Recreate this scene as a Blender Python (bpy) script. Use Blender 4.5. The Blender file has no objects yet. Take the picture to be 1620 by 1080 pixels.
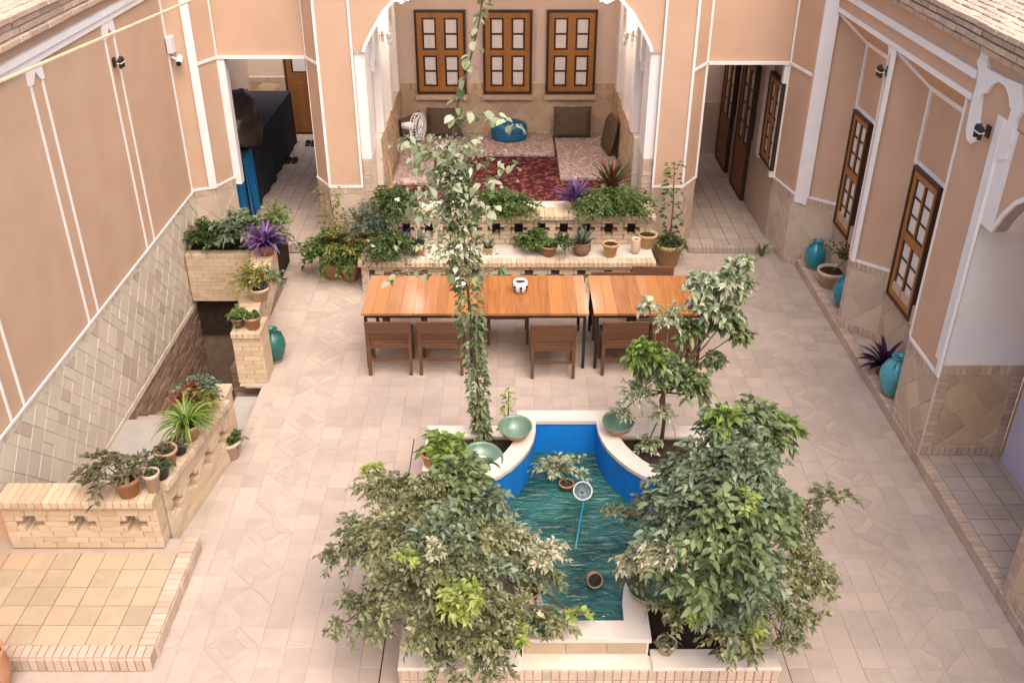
import bpy, bmesh, math, random
import numpy as np
from mathutils import Vector, Matrix

random.seed(7); rng = np.random.default_rng(7)
R = math.radians
S = bpy.context.scene
COL = S.collection

# ------------------------------------------------------------------ camera, sky, sun, exposure
CAM_H = 6.0; PITCH = R(30.0); FOC = 1510.0; PCX = 803.0
cam_d = bpy.data.cameras.new('camera'); cam = bpy.data.objects.new('camera', cam_d); COL.objects.link(cam)
cam.location = (0, 0, CAM_H); cam.rotation_euler = (R(90) - PITCH, 0, 0)
cam_d.sensor_width = 36.0; cam_d.lens = 36.0 * FOC / 1620.0; cam_d.shift_x = 7.0 / 1620.0
cam_d.clip_start = 0.05; cam_d.clip_end = 500
S.camera = cam

SUN_EL, SUN_AZ = R(60), R(154)         # azimuth clockwise from +Y: high, over the viewer's right shoulder, veiled
world = bpy.data.worlds.new('World'); S.world = world; world.use_nodes = True
wn = world.node_tree; wn.nodes.clear()
sky = wn.nodes.new('ShaderNodeTexSky'); sky.sky_type = 'NISHITA'; sky.sun_disc = False
sky.sun_elevation = SUN_EL; sky.sun_rotation = SUN_AZ
sky.air_density = 1.0; sky.dust_density = 6.0; sky.ozone_density = 0.6
bg = wn.nodes.new('ShaderNodeBackground'); bg.inputs['Strength'].default_value = 0.15
wo = wn.nodes.new('ShaderNodeOutputWorld')
wn.links.new(sky.outputs[0], bg.inputs[0]); wn.links.new(bg.outputs[0], wo.inputs[0])
sd = bpy.data.lights.new('sun', 'SUN'); sun = bpy.data.objects.new('sun', sd); COL.objects.link(sun)
sd.energy = 0.95; sd.angle = R(75); sd.color = (1.0, 0.95, 0.88)
sdir = Vector((math.sin(SUN_AZ) * math.cos(SUN_EL), math.cos(SUN_AZ) * math.cos(SUN_EL), math.sin(SUN_EL)))
sun.rotation_euler = sdir.to_track_quat('Z', 'Y').to_euler(); sun.location = (6, 4, 14)
vs = S.view_settings
S.display_settings.display_device = 'sRGB'
vs.view_transform = 'Standard'; vs.look = 'None'; vs.gamma = 1.0; vs.use_curve_mapping = False
vs.exposure = 0.92
S.cycles.max_bounces = 14; S.cycles.diffuse_bounces = 8
vs.use_white_balance = True; vs.white_balance_temperature = 6550; vs.white_balance_tint = 12

# ------------------------------------------------------------------ helpers
_s, _c = math.sin(PITCH), math.cos(PITCH)
def _ray(u, v):
    x = (u - PCX) / FOC; y = -(v - 540) / FOC
    return x, _c + y * _s, -_s + y * _c
def atZ(u, v, z=0.0):                 # photo pixel -> point on a level surface of known height
    a = _ray(u, v); t = (z - CAM_H) / a[2]; return Vector((a[0] * t, a[1] * t, z))
def atY(u, v, Y):
    a = _ray(u, v); t = Y / a[1]; return Vector((a[0] * t, Y, CAM_H + a[2] * t))
def atX(u, v, X):
    a = _ray(u, v); t = X / a[0]; return Vector((X, a[1] * t, CAM_H + a[2] * t))

def mix_rgb(nt, fac, a, b):
    n = nt.nodes.new('ShaderNodeMix'); n.data_type = 'RGBA'
    for sock, val in ((n.inputs[0], fac), (n.inputs[6], a), (n.inputs[7], b)):
        if hasattr(val, 'links'): nt.links.new(val, sock)
        else: sock.default_value = val if not isinstance(val, tuple) else (*val, 1.0)[:4]
    return n.outputs[2]
MATS = {}
def M(name, c1, c2=None, scale=6.0, rough=0.8, bump=0.0, bscale=40.0, rnd=0.0, c3=None, stain=0.0, metal=0.0, spec=0.35, stretch=None, detail=5.0, coat=0.0, sss=0.0, c4=None, backf=None):
    """procedural material: noise blend of two colours, per-piece variation, soft stains, fine relief"""
    m = bpy.data.materials.new(name); m.use_nodes = True; nt = m.node_tree
    b = nt.nodes['Principled BSDF']
    tc = nt.nodes.new('ShaderNodeTexCoord'); src = tc.outputs['Object']
    geo = nt.nodes.new('ShaderNodeNewGeometry'); oi = nt.nodes.new('ShaderNodeObjectInfo')
    add = nt.nodes.new('ShaderNodeMath'); add.operation = 'ADD'
    nt.links.new(geo.outputs['Random Per Island'], add.inputs[0]); nt.links.new(oi.outputs['Random'], add.inputs[1])
    fr = nt.nodes.new('ShaderNodeMath'); fr.operation = 'FRACT'; nt.links.new(add.outputs[0], fr.inputs[0])
    rand = fr.outputs[0]
    pos = geo.outputs['Position']
    vec = src
    if rnd > 0 or c3 is not None:      # shift the pattern from piece to piece
        vm = nt.nodes.new('ShaderNodeVectorMath'); vm.operation = 'ADD'
        cm = nt.nodes.new('ShaderNodeMath'); cm.operation = 'MULTIPLY'; cm.inputs[1].default_value = 37.0
        nt.links.new(rand, cm.inputs[0]); nt.links.new(src, vm.inputs[0]); nt.links.new(cm.outputs[0], vm.inputs[1]); vec = vm.outputs[0]
    if stretch:
        mp = nt.nodes.new('ShaderNodeMapping'); mp.inputs['Scale'].default_value = stretch
        nt.links.new(vec, mp.inputs['Vector']); vec = mp.outputs[0]
    nz = nt.nodes.new('ShaderNodeTexNoise'); nz.inputs['Scale'].default_value = scale; nz.inputs['Detail'].default_value = detail
    nt.links.new(vec, nz.inputs['Vector'])
    c2 = c2 or tuple(x * 0.8 for x in c1)
    rmp = nt.nodes.new('ShaderNodeMapRange'); rmp.inputs[1].default_value = 0.3; rmp.inputs[2].default_value = 0.7
    nt.links.new(nz.outputs[0], rmp.inputs[0])
    colr = mix_rgb(nt, rmp.outputs[0], c1, c2)
    if c3 is not None:
        r2 = nt.nodes.new('ShaderNodeMapRange'); r2.inputs[1].default_value = 0.45; r2.inputs[2].default_value = 1.0
        nt.links.new(rand, r2.inputs[0]); colr = mix_rgb(nt, r2.outputs[0], colr, c3)
    if c4 is not None:
        r3 = nt.nodes.new('ShaderNodeMapRange'); r3.inputs[1].default_value = 0.22; r3.inputs[2].default_value = 0.0
        nt.links.new(rand, r3.inputs[0]); colr = mix_rgb(nt, r3.outputs[0], colr, c4)
    if rnd > 0:
        hv = nt.nodes.new('ShaderNodeHueSaturation')
        w = nt.nodes.new('ShaderNodeTexWhiteNoise'); w.noise_dimensions = '1D'; nt.links.new(rand, w.inputs['W'])
        mv = nt.nodes.new('ShaderNodeMapRange'); mv.inputs[3].default_value = 1 - rnd; mv.inputs[4].default_value = 1 + rnd
        nt.links.new(w.outputs['Value'], mv.inputs[0]); nt.links.new(mv.outputs[0], hv.inputs['Value']); nt.links.new(colr, hv.inputs['Color'])
        colr = hv.outputs[0]
    if stain > 0:
        n2 = nt.nodes.new('ShaderNodeTexNoise'); n2.inputs['Scale'].default_value = 1.1; n2.inputs['Detail'].default_value = 7
        nt.links.new(pos, n2.inputs['Vector'])
        r4 = nt.nodes.new('ShaderNodeMapRange'); r4.inputs[1].default_value = 0.48; r4.inputs[2].default_value = 0.72; r4.inputs[4].default_value = stain
        nt.links.new(n2.outputs[0], r4.inputs[0]); colr = mix_rgb(nt, r4.outputs[0], colr, tuple(x * 0.55 for x in c2))
    if backf is not None:
        colr = mix_rgb(nt, geo.outputs['Backfacing'], colr, backf)
    nt.links.new(colr, b.inputs['Base Color'])
    b.inputs['Roughness'].default_value = rough; b.inputs['Metallic'].default_value = metal
    b.inputs['Specular IOR Level'].default_value = spec
    if coat: b.inputs['Coat Weight'].default_value = coat; b.inputs['Coat Roughness'].default_value = 0.15
    if sss:
        tr = nt.nodes.new('ShaderNodeBsdfTranslucent'); nt.links.new(colr, tr.inputs[0])
        ms = nt.nodes.new('ShaderNodeMixShader'); ms.inputs[0].default_value = sss
        nt.links.new(b.outputs[0], ms.inputs[1]); nt.links.new(tr.outputs[0], ms.inputs[2])
        nt.links.new(ms.outputs[0], nt.nodes['Material Output'].inputs[0])
    if bump > 0:
        n3 = nt.nodes.new('ShaderNodeTexNoise'); n3.inputs['Scale'].default_value = bscale; n3.inputs['Detail'].default_value = 6
        nt.links.new(vec, n3.inputs['Vector'])
        bp = nt.nodes.new('ShaderNodeBump'); bp.inputs['Strength'].default_value = bump; bp.inputs['Distance'].default_value = 0.01
        nt.links.new(n3.outputs[0], bp.inputs['Height']); nt.links.new(bp.outputs[0], b.inputs['Normal'])
    MATS[name] = m
    return m

def tag(o, label=None, cat=None, group=None, kind=None):
    if label: o['label'] = label
    if cat: o['category'] = cat
    if group: o['group'] = group
    if kind: o['kind'] = kind
    return o
def thing(name, label, cat, loc=(0, 0, 0), rz=0.0, group=None):
    o = bpy.data.objects.new(name, None); COL.objects.link(o); o.empty_display_size = 0.1
    o.location = loc; o.rotation_euler = (0, 0, rz)
    return tag(o, label, cat, group)
def link(name, me, parent=None, mat=None):
    if mat is not None and not me.materials: me.materials.append(mat)
    o = bpy.data.objects.new(name, me); COL.objects.link(o)
    if parent is not None: o.parent = parent
    return o
def copy_tree(o, parent=None):
    c = o.copy(); COL.objects.link(c); c.parent = parent
    for ch in list(o.children): copy_tree(ch, c)
    return c

class MB:
    """collects shapes for one mesh"""
    def __init__(s): s.v = []; s.f = []
    def raw(s, v, f):
        k = len(s.v); s.v += [tuple(x) for x in v]; s.f += [tuple(i + k for i in q) for q in f]; return s
    def box(s, x0, x1, y0, y1, z0, z1):
        return s.raw([(x0, y0, z0), (x1, y0, z0), (x1, y1, z0), (x0, y1, z0), (x0, y0, z1), (x1, y0, z1), (x1, y1, z1), (x0, y1, z1)],
                     [(0, 3, 2, 1), (4, 5, 6, 7), (0, 1, 5, 4), (1, 2, 6, 5), (2, 3, 7, 6), (3, 0, 4, 7)])
    def bar(s, p0, p1, w, t, n):
        """strip p0->p1, width w in the surface, standing t proud of it along n (sunk 4 mm)"""
        p0, p1, n = Vector(p0), Vector(p1), Vector(n).normalized(); d = (p1 - p0).normalized(); q = n.cross(d).normalized() * (w / 2)
        a, b = n * -0.004, n * t
        v = [p0 - q + a, p1 - q + a, p1 + q + a, p0 + q + a, p0 - q + b, p1 - q + b, p1 + q + b, p0 + q + b]
        return s.raw(v, [(0, 3, 2, 1), (4, 5, 6, 7), (0, 1, 5, 4), (1, 2, 6, 5), (2, 3, 7, 6), (3, 0, 4, 7)])
    def seg(s, a, b, z0, z1, t, side=1):
        """upright slab on plan segment a->b, thickness t to the left (side=1) or right (-1)"""
        a, b = Vector((a[0], a[1], 0)), Vector((b[0], b[1], 0)); d = (b - a).normalized(); n = Vector((-d.y, d.x, 0)) * t * side
        P = [a, b, b + n, a + n]
        v = [(p.x, p.y, z0) for p in P] + [(p.x, p.y, z1) for p in P]
        return s.raw(v, [(0, 3, 2, 1), (4, 5, 6, 7), (0, 1, 5, 4), (1, 2, 6, 5), (2, 3, 7, 6), (3, 0, 4, 7)])
    def tube(s, pts, radii, n=6, cap=True):
        pts = [Vector(p) for p in pts]; k = len(s.v); N = len(pts)
        if not hasattr(radii, '__len__'): radii = [radii] * N
        for i, p in enumerate(pts):
            d = (pts[min(i + 1, N - 1)] - pts[max(i - 1, 0)]); d = d.normalized() if d.length > 1e-9 else Vector((0, 0, 1))
            a = d.cross(Vector((0.31, 0.87, 0.38))).normalized(); b = d.cross(a)
            for j in range(n):
                t = 2 * math.pi * j / n; s.v.append(tuple(p + (a * math.cos(t) + b * math.sin(t)) * radii[i]))
        for i in range(N - 1):
            for j in range(n):
                s.f.append((k + i * n + j, k + i * n + (j + 1) % n, k + (i + 1) * n + (j + 1) % n, k + (i + 1) * n + j))
        if cap:
            s.f.append(tuple(k + j for j in range(n))[::-1]); s.f.append(tuple(k + (N - 1) * n + j for j in range(n)))
        return s
    def lathe(s, prof, n=20, c=(0, 0, 0), wob=0.0):
        k = len(s.v)
        for r, z in prof:
            for j in range(n):
                t = 2 * math.pi * j / n; rr = r * (1 + wob * math.sin(3 * t + z * 9))
                s.v.append((c[0] + rr * math.cos(t), c[1] + rr * math.sin(t), c[2] + z))
        for i in range(len(prof) - 1):
            for j in range(n):
                s.f.append((k + i * n + j, k + i * n + (j + 1) % n, k + (i + 1) * n + (j + 1) % n, k + (i + 1) * n + j))
        return s
    def prism(s, poly, O, U, V, N, d0, d1):
        O, U, V, N = Vector(O), Vector(U), Vector(V), Vector(N); n = len(poly)
        lo = [O + U * p[0] + V * p[1] + N * d0 for p in poly]; hi = [O + U * p[0] + V * p[1] + N * d1 for p in poly]
        f = [tuple(range(n))[::-1], tuple(range(n, 2 * n))] + [(i, (i + 1) % n, n + (i + 1) % n, n + i) for i in range(n)]
        return s.raw(lo + hi, f)
    def build(s, name, mat, parent=None, smooth=False, bevel=0.0, fixn=True):
        me = bpy.data.meshes.new(name); me.from_pydata(s.v, [], s.f)
        if fixn or bevel:
            bm = bmesh.new(); bm.from_mesh(me)
            if bevel: bmesh.ops.bevel(bm, geom=bm.edges[:], offset=bevel, segments=2, affect='EDGES', profile=0.5)
            bmesh.ops.recalc_face_normals(bm, faces=bm.faces[:]); bm.to_mesh(me); bm.free()
        if smooth: me.polygons.foreach_set('use_smooth', [True] * len(me.polygons))
        me.update()
        return link(name, me, parent, mat)

# ---- pieces: bricks and tiles, each an object (the 300 nearest), the rest joined
_pm = {}
def _prism_geo(poly, depth, bev):
    n = len(poly); cx = sum(p[0] for p in poly) / n; cy = sum(p[1] for p in poly) / n
    rin = min(math.hypot(p[0] - cx, p[1] - cy) for p in poly); k = max(0.3, 1 - bev * 1.5 / max(rin, 1e-4))
    v = [(p[0], p[1], 0) for p in poly] + [(p[0], p[1], depth - bev) for p in poly] + [(cx + (p[0] - cx) * k, cy + (p[1] - cy) * k, depth) for p in poly]
    f = [tuple(range(n))[::-1], tuple(range(2 * n, 3 * n))]
    for i in range(n):
        j = (i + 1) % n; f += [(i, j, n + j, n + i), (n + i, n + j, 2 * n + j, 2 * n + i)]
    return v, f
class Field:
    def __init__(s, parent, name, mat, limit=300, stuff='brickwork', bev=0.004, jit=0.002, tilt=0.006):
        s.p, s.n, s.m, s.lim, s.st, s.b, s.j, s.t = parent, name, mat, limit, stuff, bev, jit, tilt; s.items = []
    def poly(s, poly, O, U, V, N, depth):
        if len(poly) < 3: return
        cx = sum(p[0] for p in poly) / len(poly); cy = sum(p[1] for p in poly) / len(poly)
        ar = abs(sum(poly[i][0] * poly[(i + 1) % len(poly)][1] - poly[(i + 1) % len(poly)][0] * poly[i][1] for i in range(len(poly)))) / 2
        if ar < 2e-4: return
        loc = Vector(O) + Vector(U) * cx + Vector(V) * cy
        s.items.append((loc, tuple((round(p[0] - cx, 4), round(p[1] - cy, 4)) for p in poly), Vector(U), Vector(V), Vector(N), round(depth, 4), ar))
    def rect(s, u0, v0, u1, v1, O, U, V, N, depth): s.poly([(u0, v0), (u1, v0), (u1, v1), (u0, v1)], O, U, V, N, depth)
    def box(s, x0, x1, y0, y1, z0, z1):
        s.poly([(x0, y0), (x1, y0), (x1, y1), (x0, y1)], (0, 0, z0), (1, 0, 0), (0, 1, 0), (0, 0, 1), z1 - z0)
    def flush(s):
        cl = cam.location
        it = sorted(s.items, key=lambda q: -q[6] ** 0.5 / max(0.5, (q[0] - cl).length))
        big = MB(); pinv = s.p.matrix_world.inverted() if s.p else Matrix()
        if s.p: pinv = (Matrix.Translation(s.p.location) @ s.p.rotation_euler.to_matrix().to_4x4()).inverted()
        for i, (loc, poly, U, V, N, dep, ar) in enumerate(it):
            mw = Matrix((U, V, N)).transposed().to_4x4()
            mw.translation = loc + N * random.uniform(-s.j, s.j)
            if s.t: mw = mw @ Matrix.Rotation(random.gauss(0, s.t), 4, 'X') @ Matrix.Rotation(random.gauss(0, s.t), 4, 'Y')
            if i < s.lim:
                key = (poly, dep, s.m.name)
                if key not in _pm:
                    v, f = _prism_geo(poly, dep, s.b); me = bpy.data.meshes.new(s.n); me.from_pydata(v, [], f); me.materials.append(s.m); _pm[key] = me
                o = bpy.data.objects.new(s.n, _pm[key]); COL.objects.link(o); o.parent = s.p; o.matrix_local = pinv @ mw
            else:
                v, f = _prism_geo(poly, dep, s.b); big.raw([pinv @ mw @ Vector(q) for q in v], f)
        if big.v: tag(big.build(s.st, s.m, s.p, fixn=False), kind='stuff')
        s.items = []
def clip(poly, x0, y0, x1, y1):
    for ax, lim, sg in ((0, x0, 1), (0, x1, -1), (1, y0, 1), (1, y1, -1)):
        out = []
        for i in range(len(poly)):
            a, b = poly[i - 1], poly[i]; da, db = (a[ax] - lim) * sg, (b[ax] - lim) * sg
            if da >= 0: out.append(a)
            if da * db < 0:
                t = da / (da - db); out.append((a[0] + (b[0] - a[0]) * t, a[1] + (b[1] - a[1]) * t))
        poly = out
        if not poly: return []
    return poly
def diag(F, u0, v0, u1, v1, O, U, V, N, depth, size=0.2, gap=0.008, split=0.0):
    """square tiles set on the diagonal, cut to a rectangle"""
    h = size / math.sqrt(2); g = gap * 0.7
    nu = int((u1 - u0) / h) + 2; nv = int((v1 - v0) / h) + 2; um = (u0 + u1) / 2; vm = (v0 + v1) / 2
    for i in range(-nu, nu + 1):
        for j in range(-nv, nv + 1):
            if (i + j) % 2: continue
            cu, cv = um + i * h, vm + j * h; k = h - g
            if cu + k < u0 or cu - k > u1 or cv + k < v0 or cv - k > v1: continue
            if split and random.random() < split:
                a, b = ((cu, cv - k), (cu + k, cv)), ((cu - k, cv), (cu, cv + k))
                m1 = ((a[0][0] + a[1][0]) / 2, (a[0][1] + a[1][1]) / 2); m2 = ((b[0][0] + b[1][0]) / 2, (b[0][1] + b[1][1]) / 2)
                e = gap * 0.35
                F.poly(clip([(cu - k, cv), (cu, cv - k), (m1[0] - e, m1[1] - e), (m2[0] - e, m2[1] - e)], u0, v0, u1, v1), O, U, V, N, depth)
                F.poly(clip([(m1[0] + e, m1[1] + e), (cu + k, cv), (cu, cv + k), (m2[0] + e, m2[1] + e)], u0, v0, u1, v1), O, U, V, N, depth)
            else:
                F.poly(clip([(cu, cv - k), (cu + k, cv), (cu, cv + k), (cu - k, cv)], u0, v0, u1, v1), O, U, V, N, depth)
def course(F, u0, u1, v0, v1, O, U, V, N, depth, blen=0.2, gap=0.008, off=0.0, holes=()):
    """one row of bricks from u0 to u1, leaving out the spans in holes"""
    spans = [(u0, u1)]
    for a, b in holes:
        ns = []
        for s0, s1 in spans:
            if b <= s0 or a >= s1: ns.append((s0, s1)); continue
            if a > s0: ns.append((s0, a))
            if b < s1: ns.append((b, s1))
        spans = ns
    for s0, s1 in spans:
        x = s0
        first = True
        while x < s1 - 0.012:
            L = blen * (off if first and off else 1.0); first = False
            e = min(x + L, s1)
            if s1 - e < 0.03: e = s1
            F.rect(x + gap / 2, v0 + gap / 2, e - gap / 2, v1 - gap / 2, O, U, V, N, depth); x = e
def running(F, u0, v0, u1, v1, O, U, V, N, depth, blen=0.2, bh=0.06, gap=0.008):
    n = max(1, round((v1 - v0) / bh)); h = (v1 - v0) / n
    for i in range(n): course(F, u0, u1, v0 + i * h, v0 + (i + 1) * h, O, U, V, N, depth, blen, gap, 0.5 if i % 2 else 0.0)

# ---- foliage
def leaves_mesh(name, P, D, L, W, mat, parent, up=None, fold=0.25, droop=0.25, big=False, twist=0.5):
    """leaf blades: base points P, directions D, lengths L, widths W (numpy)"""
    n = len(P); P = np.asarray(P, float); D = np.asarray(D, float); D /= np.linalg.norm(D, axis=1)[:, None] + 1e-9
    Zu = np.tile([0, 0, 1.0], (n, 1)) + rng.normal(0, twist, (n, 3))
    Sd = np.cross(D, Zu); Sd /= np.linalg.norm(Sd, axis=1)[:, None] + 1e-9; Nn = np.cross(Sd, D)
    L = np.asarray(L, float).reshape(-1, 1) * np.ones((n, 1)); W = np.asarray(W, float).reshape(-1, 1) * np.ones((n, 1))
    dn = np.tile([0, 0, -1.0], (n, 1))
    def pt(t, s, f): return P + D * L * t + Sd * W * s + Nn * W * f + dn * L * droop * t * t
    if big:
        T = [pt(0, 0, 0), pt(.3, -.45, fold), pt(.3, 0, 0), pt(.3, .45, fold), pt(.65, -.4, fold), pt(.65, 0, 0), pt(.65, .4, fold), pt(1, 0, 0)]
        Fc = [(0, 1, 2), (0, 2, 3), (1, 4, 5, 2), (2, 5, 6, 3), (4, 7, 5), (5, 7, 6)]
    else:
        T = [pt(0, 0, 0), pt(.45, -.5, fold), pt(.5, 0, 0), pt(.45, .5, fold), pt(1, 0, 0)]
        Fc = [(0, 1, 2), (0, 2, 3), (1, 4, 2), (2, 4, 3)]
    k = len(T); V = np.stack(T, 1).reshape(-1, 3)
    F = []
    for i in range(n):
        b = i * k; F += [tuple(b + q for q in f) for f in Fc]
    me = bpy.data.meshes.new(name); me.from_pydata(V.tolist(), [], F)
    me.polygons.foreach_set('use_smooth', [True] * len(me.polygons)); me.update()
    return link(name, me, parent, mat)
def rdir(n, zmin=-0.3):
    d = rng.normal(0, 1, (n * 4, 3)); d /= np.linalg.norm(d, axis=1)[:, None]; d = d[d[:, 2] > zmin]
    return d[:n]
def twigs(center, radius, ntw, per, tw, squash=0.8, zmin=-0.35, droop=0.25, r0=0.15, sx=1.0):
    """leafy twigs fanning from a centre: returns leaf bases and directions, adds twig tubes to tw"""
    c = np.array(center); Ps, Ds = [], []
    for d in rdir(ntw, zmin):
        Lr = radius * rng.uniform(0.4, 1.25); e = d * Lr * np.array([sx, 1, squash]); a = c + e * r0; mid = c + e * 0.6 + np.array([0, 0, .06 * Lr]); b = c + e + np.array([0, 0, -droop * Lr * rng.uniform(.2, 1)])
        if tw is not None: tw.tube([a, mid, b], [0.005, 0.0035, 0.0015], 3, False)
        for q in range(per):
            t = 0.3 + 0.75 * (q + rng.uniform(0, .8)) / per; t = min(t, 1.0)
            p = a * (1 - t) ** 2 + 2 * mid * t * (1 - t) + b * t * t
            side = np.cross(d, [0, 0, 1]); side /= np.linalg.norm(side) + 1e-9
            dd = d * (0.35 + .5 * t) + side * (0.75 if q % 2 else -0.75) + rng.normal(0, .35, 3)
            Ps.append(p); Ds.append(dd)
    return Ps, Ds

# ------------------------------------------------------------------ materials
m_plaster = M('clay_plaster', (0.57, 0.385, 0.265), (0.535, 0.355, 0.243), 2.2, 0.92, 0.25, 90, stain=0.07, spec=0.15)
m_plaster2 = M('pale_plaster', (0.68, 0.54, 0.45), (0.63, 0.50, 0.42), 2.5, 0.9, 0.15, 80, spec=0.15)
m_white = M('white_gypsum', (0.80, 0.78, 0.76), (0.74, 0.71, 0.69), 3.0, 0.8, 0.12, 60, spec=0.2)
m_tile = M('floor_tile', (0.455, 0.372, 0.31), (0.41, 0.328, 0.27), 7, 0.85, 0.35, 60, rnd=0.07, c3=(0.47, 0.375, 0.305), stain=0.34, spec=0.2)
m_tile2 = M('buff_tile', (0.45, 0.35, 0.24), (0.40, 0.305, 0.205), 7, 0.85, 0.3, 60, rnd=0.07, c3=(0.50, 0.365, 0.24), stain=0.2, spec=0.2)
m_mortar = M('mortar', (0.45, 0.365, 0.305), (0.40, 0.32, 0.265), 9, 0.95, 0.3, 70, stain=0.2, spec=0.1)
m_brick = M('buff_brick', (0.56, 0.425, 0.285), (0.50, 0.37, 0.24), 9, 0.9, 0.4, 80, rnd=0.07, c3=(0.59, 0.46, 0.33), spec=0.15)
m_brickp = M('pink_buff_brick', (0.53, 0.40, 0.31), (0.46, 0.335, 0.255), 9, 0.9, 0.4, 80, rnd=0.10, c3=(0.55, 0.42, 0.31), spec=0.15)
m_cream = M('cream_dado_tile', (0.66, 0.58, 0.46), (0.61, 0.525, 0.40), 6, 0.85, 0.25, 60, rnd=0.06, c3=(0.63, 0.54, 0.41), c4=(0.52, 0.41, 0.32), spec=0.2)
m_ochre = M('ochre_dado_tile', (0.53, 0.385, 0.25), (0.47, 0.325, 0.20), 6, 0.85, 0.25, 60, rnd=0.13, c3=(0.56, 0.42, 0.29), c4=(0.40, 0.28, 0.19), spec=0.2)
m_pinkdado = M('pink_dado_tile', (0.54, 0.42, 0.325), (0.48, 0.36, 0.275), 6, 0.85, 0.25, 60, rnd=0.10, c3=(0.57, 0.45, 0.33), spec=0.2)
m_brown = M('brown_brick', (0.30, 0.195, 0.135), (0.23, 0.145, 0.10), 9, 0.9, 0.4, 80, rnd=0.22, c3=(0.36, 0.25, 0.18), spec=0.15)
m_joint = M('pale_joint', (0.70, 0.62, 0.52), (0.64, 0.55, 0.45), 9, 0.95, 0.2, 70, spec=0.1)
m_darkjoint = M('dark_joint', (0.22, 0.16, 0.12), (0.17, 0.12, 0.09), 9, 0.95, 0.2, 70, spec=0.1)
m_marble = M('travertine', (0.70, 0.62, 0.54), (0.62, 0.53, 0.45), 5, 0.45, 0.08, 50, rnd=0.05, stain=0.18, spec=0.4)
m_blue = M('blue_pool_paint', (0.005, 0.20, 0.62), (0.004, 0.165, 0.53), 4, 0.5, 0.1, 40, stain=0.1, spec=0.4)
m_soil = M('soil', (0.055, 0.04, 0.028), (0.03, 0.022, 0.016), 14, 1.0, 1.0, 60, spec=0.1)
m_oak = M('window_wood', (0.37, 0.165, 0.042), (0.29, 0.12, 0.03), 9, 0.45, 0.1, 40, stretch=(1, 1, 0.12), spec=0.4)
m_oakx = M('door_wood', (0.27, 0.115, 0.035), (0.20, 0.08, 0.024), 9, 0.5, 0.1, 40, stretch=(1, 1, 0.12), spec=0.4)
m_darkwood = M('dark_frame_wood', (0.055, 0.024, 0.012), (0.035, 0.016, 0.009), 9, 0.5, spec=0.4)
m_glass = M('curtained_glass', (0.74, 0.71, 0.69), (0.66, 0.63, 0.61), 5, 0.25, 0, spec=0.5, stretch=(6, 6, 0.4))
m_table = M('honey_table_wood', (0.40, 0.16, 0.045), (0.26, 0.09, 0.024), 6, 0.38, 0.12, 30, rnd=0.10, c3=(0.46, 0.185, 0.05), c4=(0.46, 0.22, 0.10), stretch=(5, 0.45, 5), spec=0.45, coat=0.15)
m_chair = M('brown_chair_wood', (0.165, 0.075, 0.038), (0.105, 0.045, 0.022), 7, 0.45, 0.12, 30, stretch=(0.5, 5, 5), spec=0.4)
m_black = M('black_steel', (0.018, 0.017, 0.016), (0.012, 0.012, 0.012), 5, 0.45, spec=0.5)
m_terra = M('terracotta', (0.46, 0.24, 0.13), (0.38, 0.185, 0.10), 7, 0.85, 0.2, 40, rnd=0.14, c3=(0.50, 0.31, 0.19), stain=0.15, spec=0.2)
m_yellowpot = M('ochre_pot_clay', (0.52, 0.34, 0.175), (0.44, 0.275, 0.14), 7, 0.85, 0.2, 40, rnd=0.1, spec=0.2)
m_palepot = M('pale_pot_clay', (0.60, 0.46, 0.34), (0.52, 0.385, 0.275), 7, 0.85, 0.2, 40, rnd=0.1, spec=0.2)
m_brownpot = M('brown_pot_clay', (0.27, 0.16, 0.105), (0.20, 0.115, 0.075), 7, 0.8, 0.2, 40, rnd=0.1, spec=0.25)
m_blackpot = M('black_plastic_pot', (0.03, 0.03, 0.032), (0.02, 0.02, 0.02), 7, 0.5, spec=0.4)
m_turq = M('turquoise_glaze', (0.012, 0.26, 0.33), (0.01, 0.20, 0.27), 6, 0.18, 0.06, 20, spec=0.55, coat=0.4)
m_turqj = M('weathered_turquoise_glaze', (0.07, 0.36, 0.42), (0.04, 0.27, 0.33), 6, 0.25, 0.06, 20, spec=0.55, coat=0.3)
m_aqua = M('green_bowl_glaze', (0.15, 0.235, 0.165), (0.10, 0.17, 0.12), 8, 0.22, 0.08, 25, rnd=0.14, spec=0.55, coat=0.3)
m_jade = M('jade_glaze', (0.02, 0.13, 0.105), (0.016, 0.10, 0.08), 6, 0.25, spec=0.5)
m_bark = M('bark', (0.16, 0.105, 0.068), (0.10, 0.065, 0.042), 14, 0.95, 0.6, 60, spec=0.1)
m_stem = M('green_stem', (0.14, 0.17, 0.06), (0.11, 0.12, 0.045), 14, 0.8, spec=0.2)
def leafmat(n, a, b, c, d=None, t=0.22, r=0.5, rnd=0.22): return M(n, a, b, 30, r, 0, rnd=rnd, c3=c, c4=d, spec=0.35, sss=t)
m_lf_olive = leafmat('olive_leaf', (0.15, 0.165, 0.075), (0.11, 0.125, 0.05), (0.33, 0.32, 0.19), (0.08, 0.095, 0.04))
m_concrete = M('grey_concrete', (0.42, 0.39, 0.35), (0.36, 0.33, 0.29), 5, 0.9, 0.3, 50, stain=0.2, spec=0.15)
m_lf_polive = leafmat('pale_olive_leaf', (0.23, 0.235, 0.105), (0.17, 0.18, 0.075), (0.40, 0.38, 0.21), (0.11, 0.125, 0.05))
m_lf_cream = leafmat('cream_leaf', (0.50, 0.46, 0.30), (0.36, 0.36, 0.20), (0.62, 0.57, 0.42), (0.25, 0.27, 0.12), 0.3)
m_lf_lime = leafmat('lime_leaf', (0.34, 0.40, 0.09), (0.25, 0.32, 0.06), (0.44, 0.48, 0.16), (0.18, 0.26, 0.05), 0.35)
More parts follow.
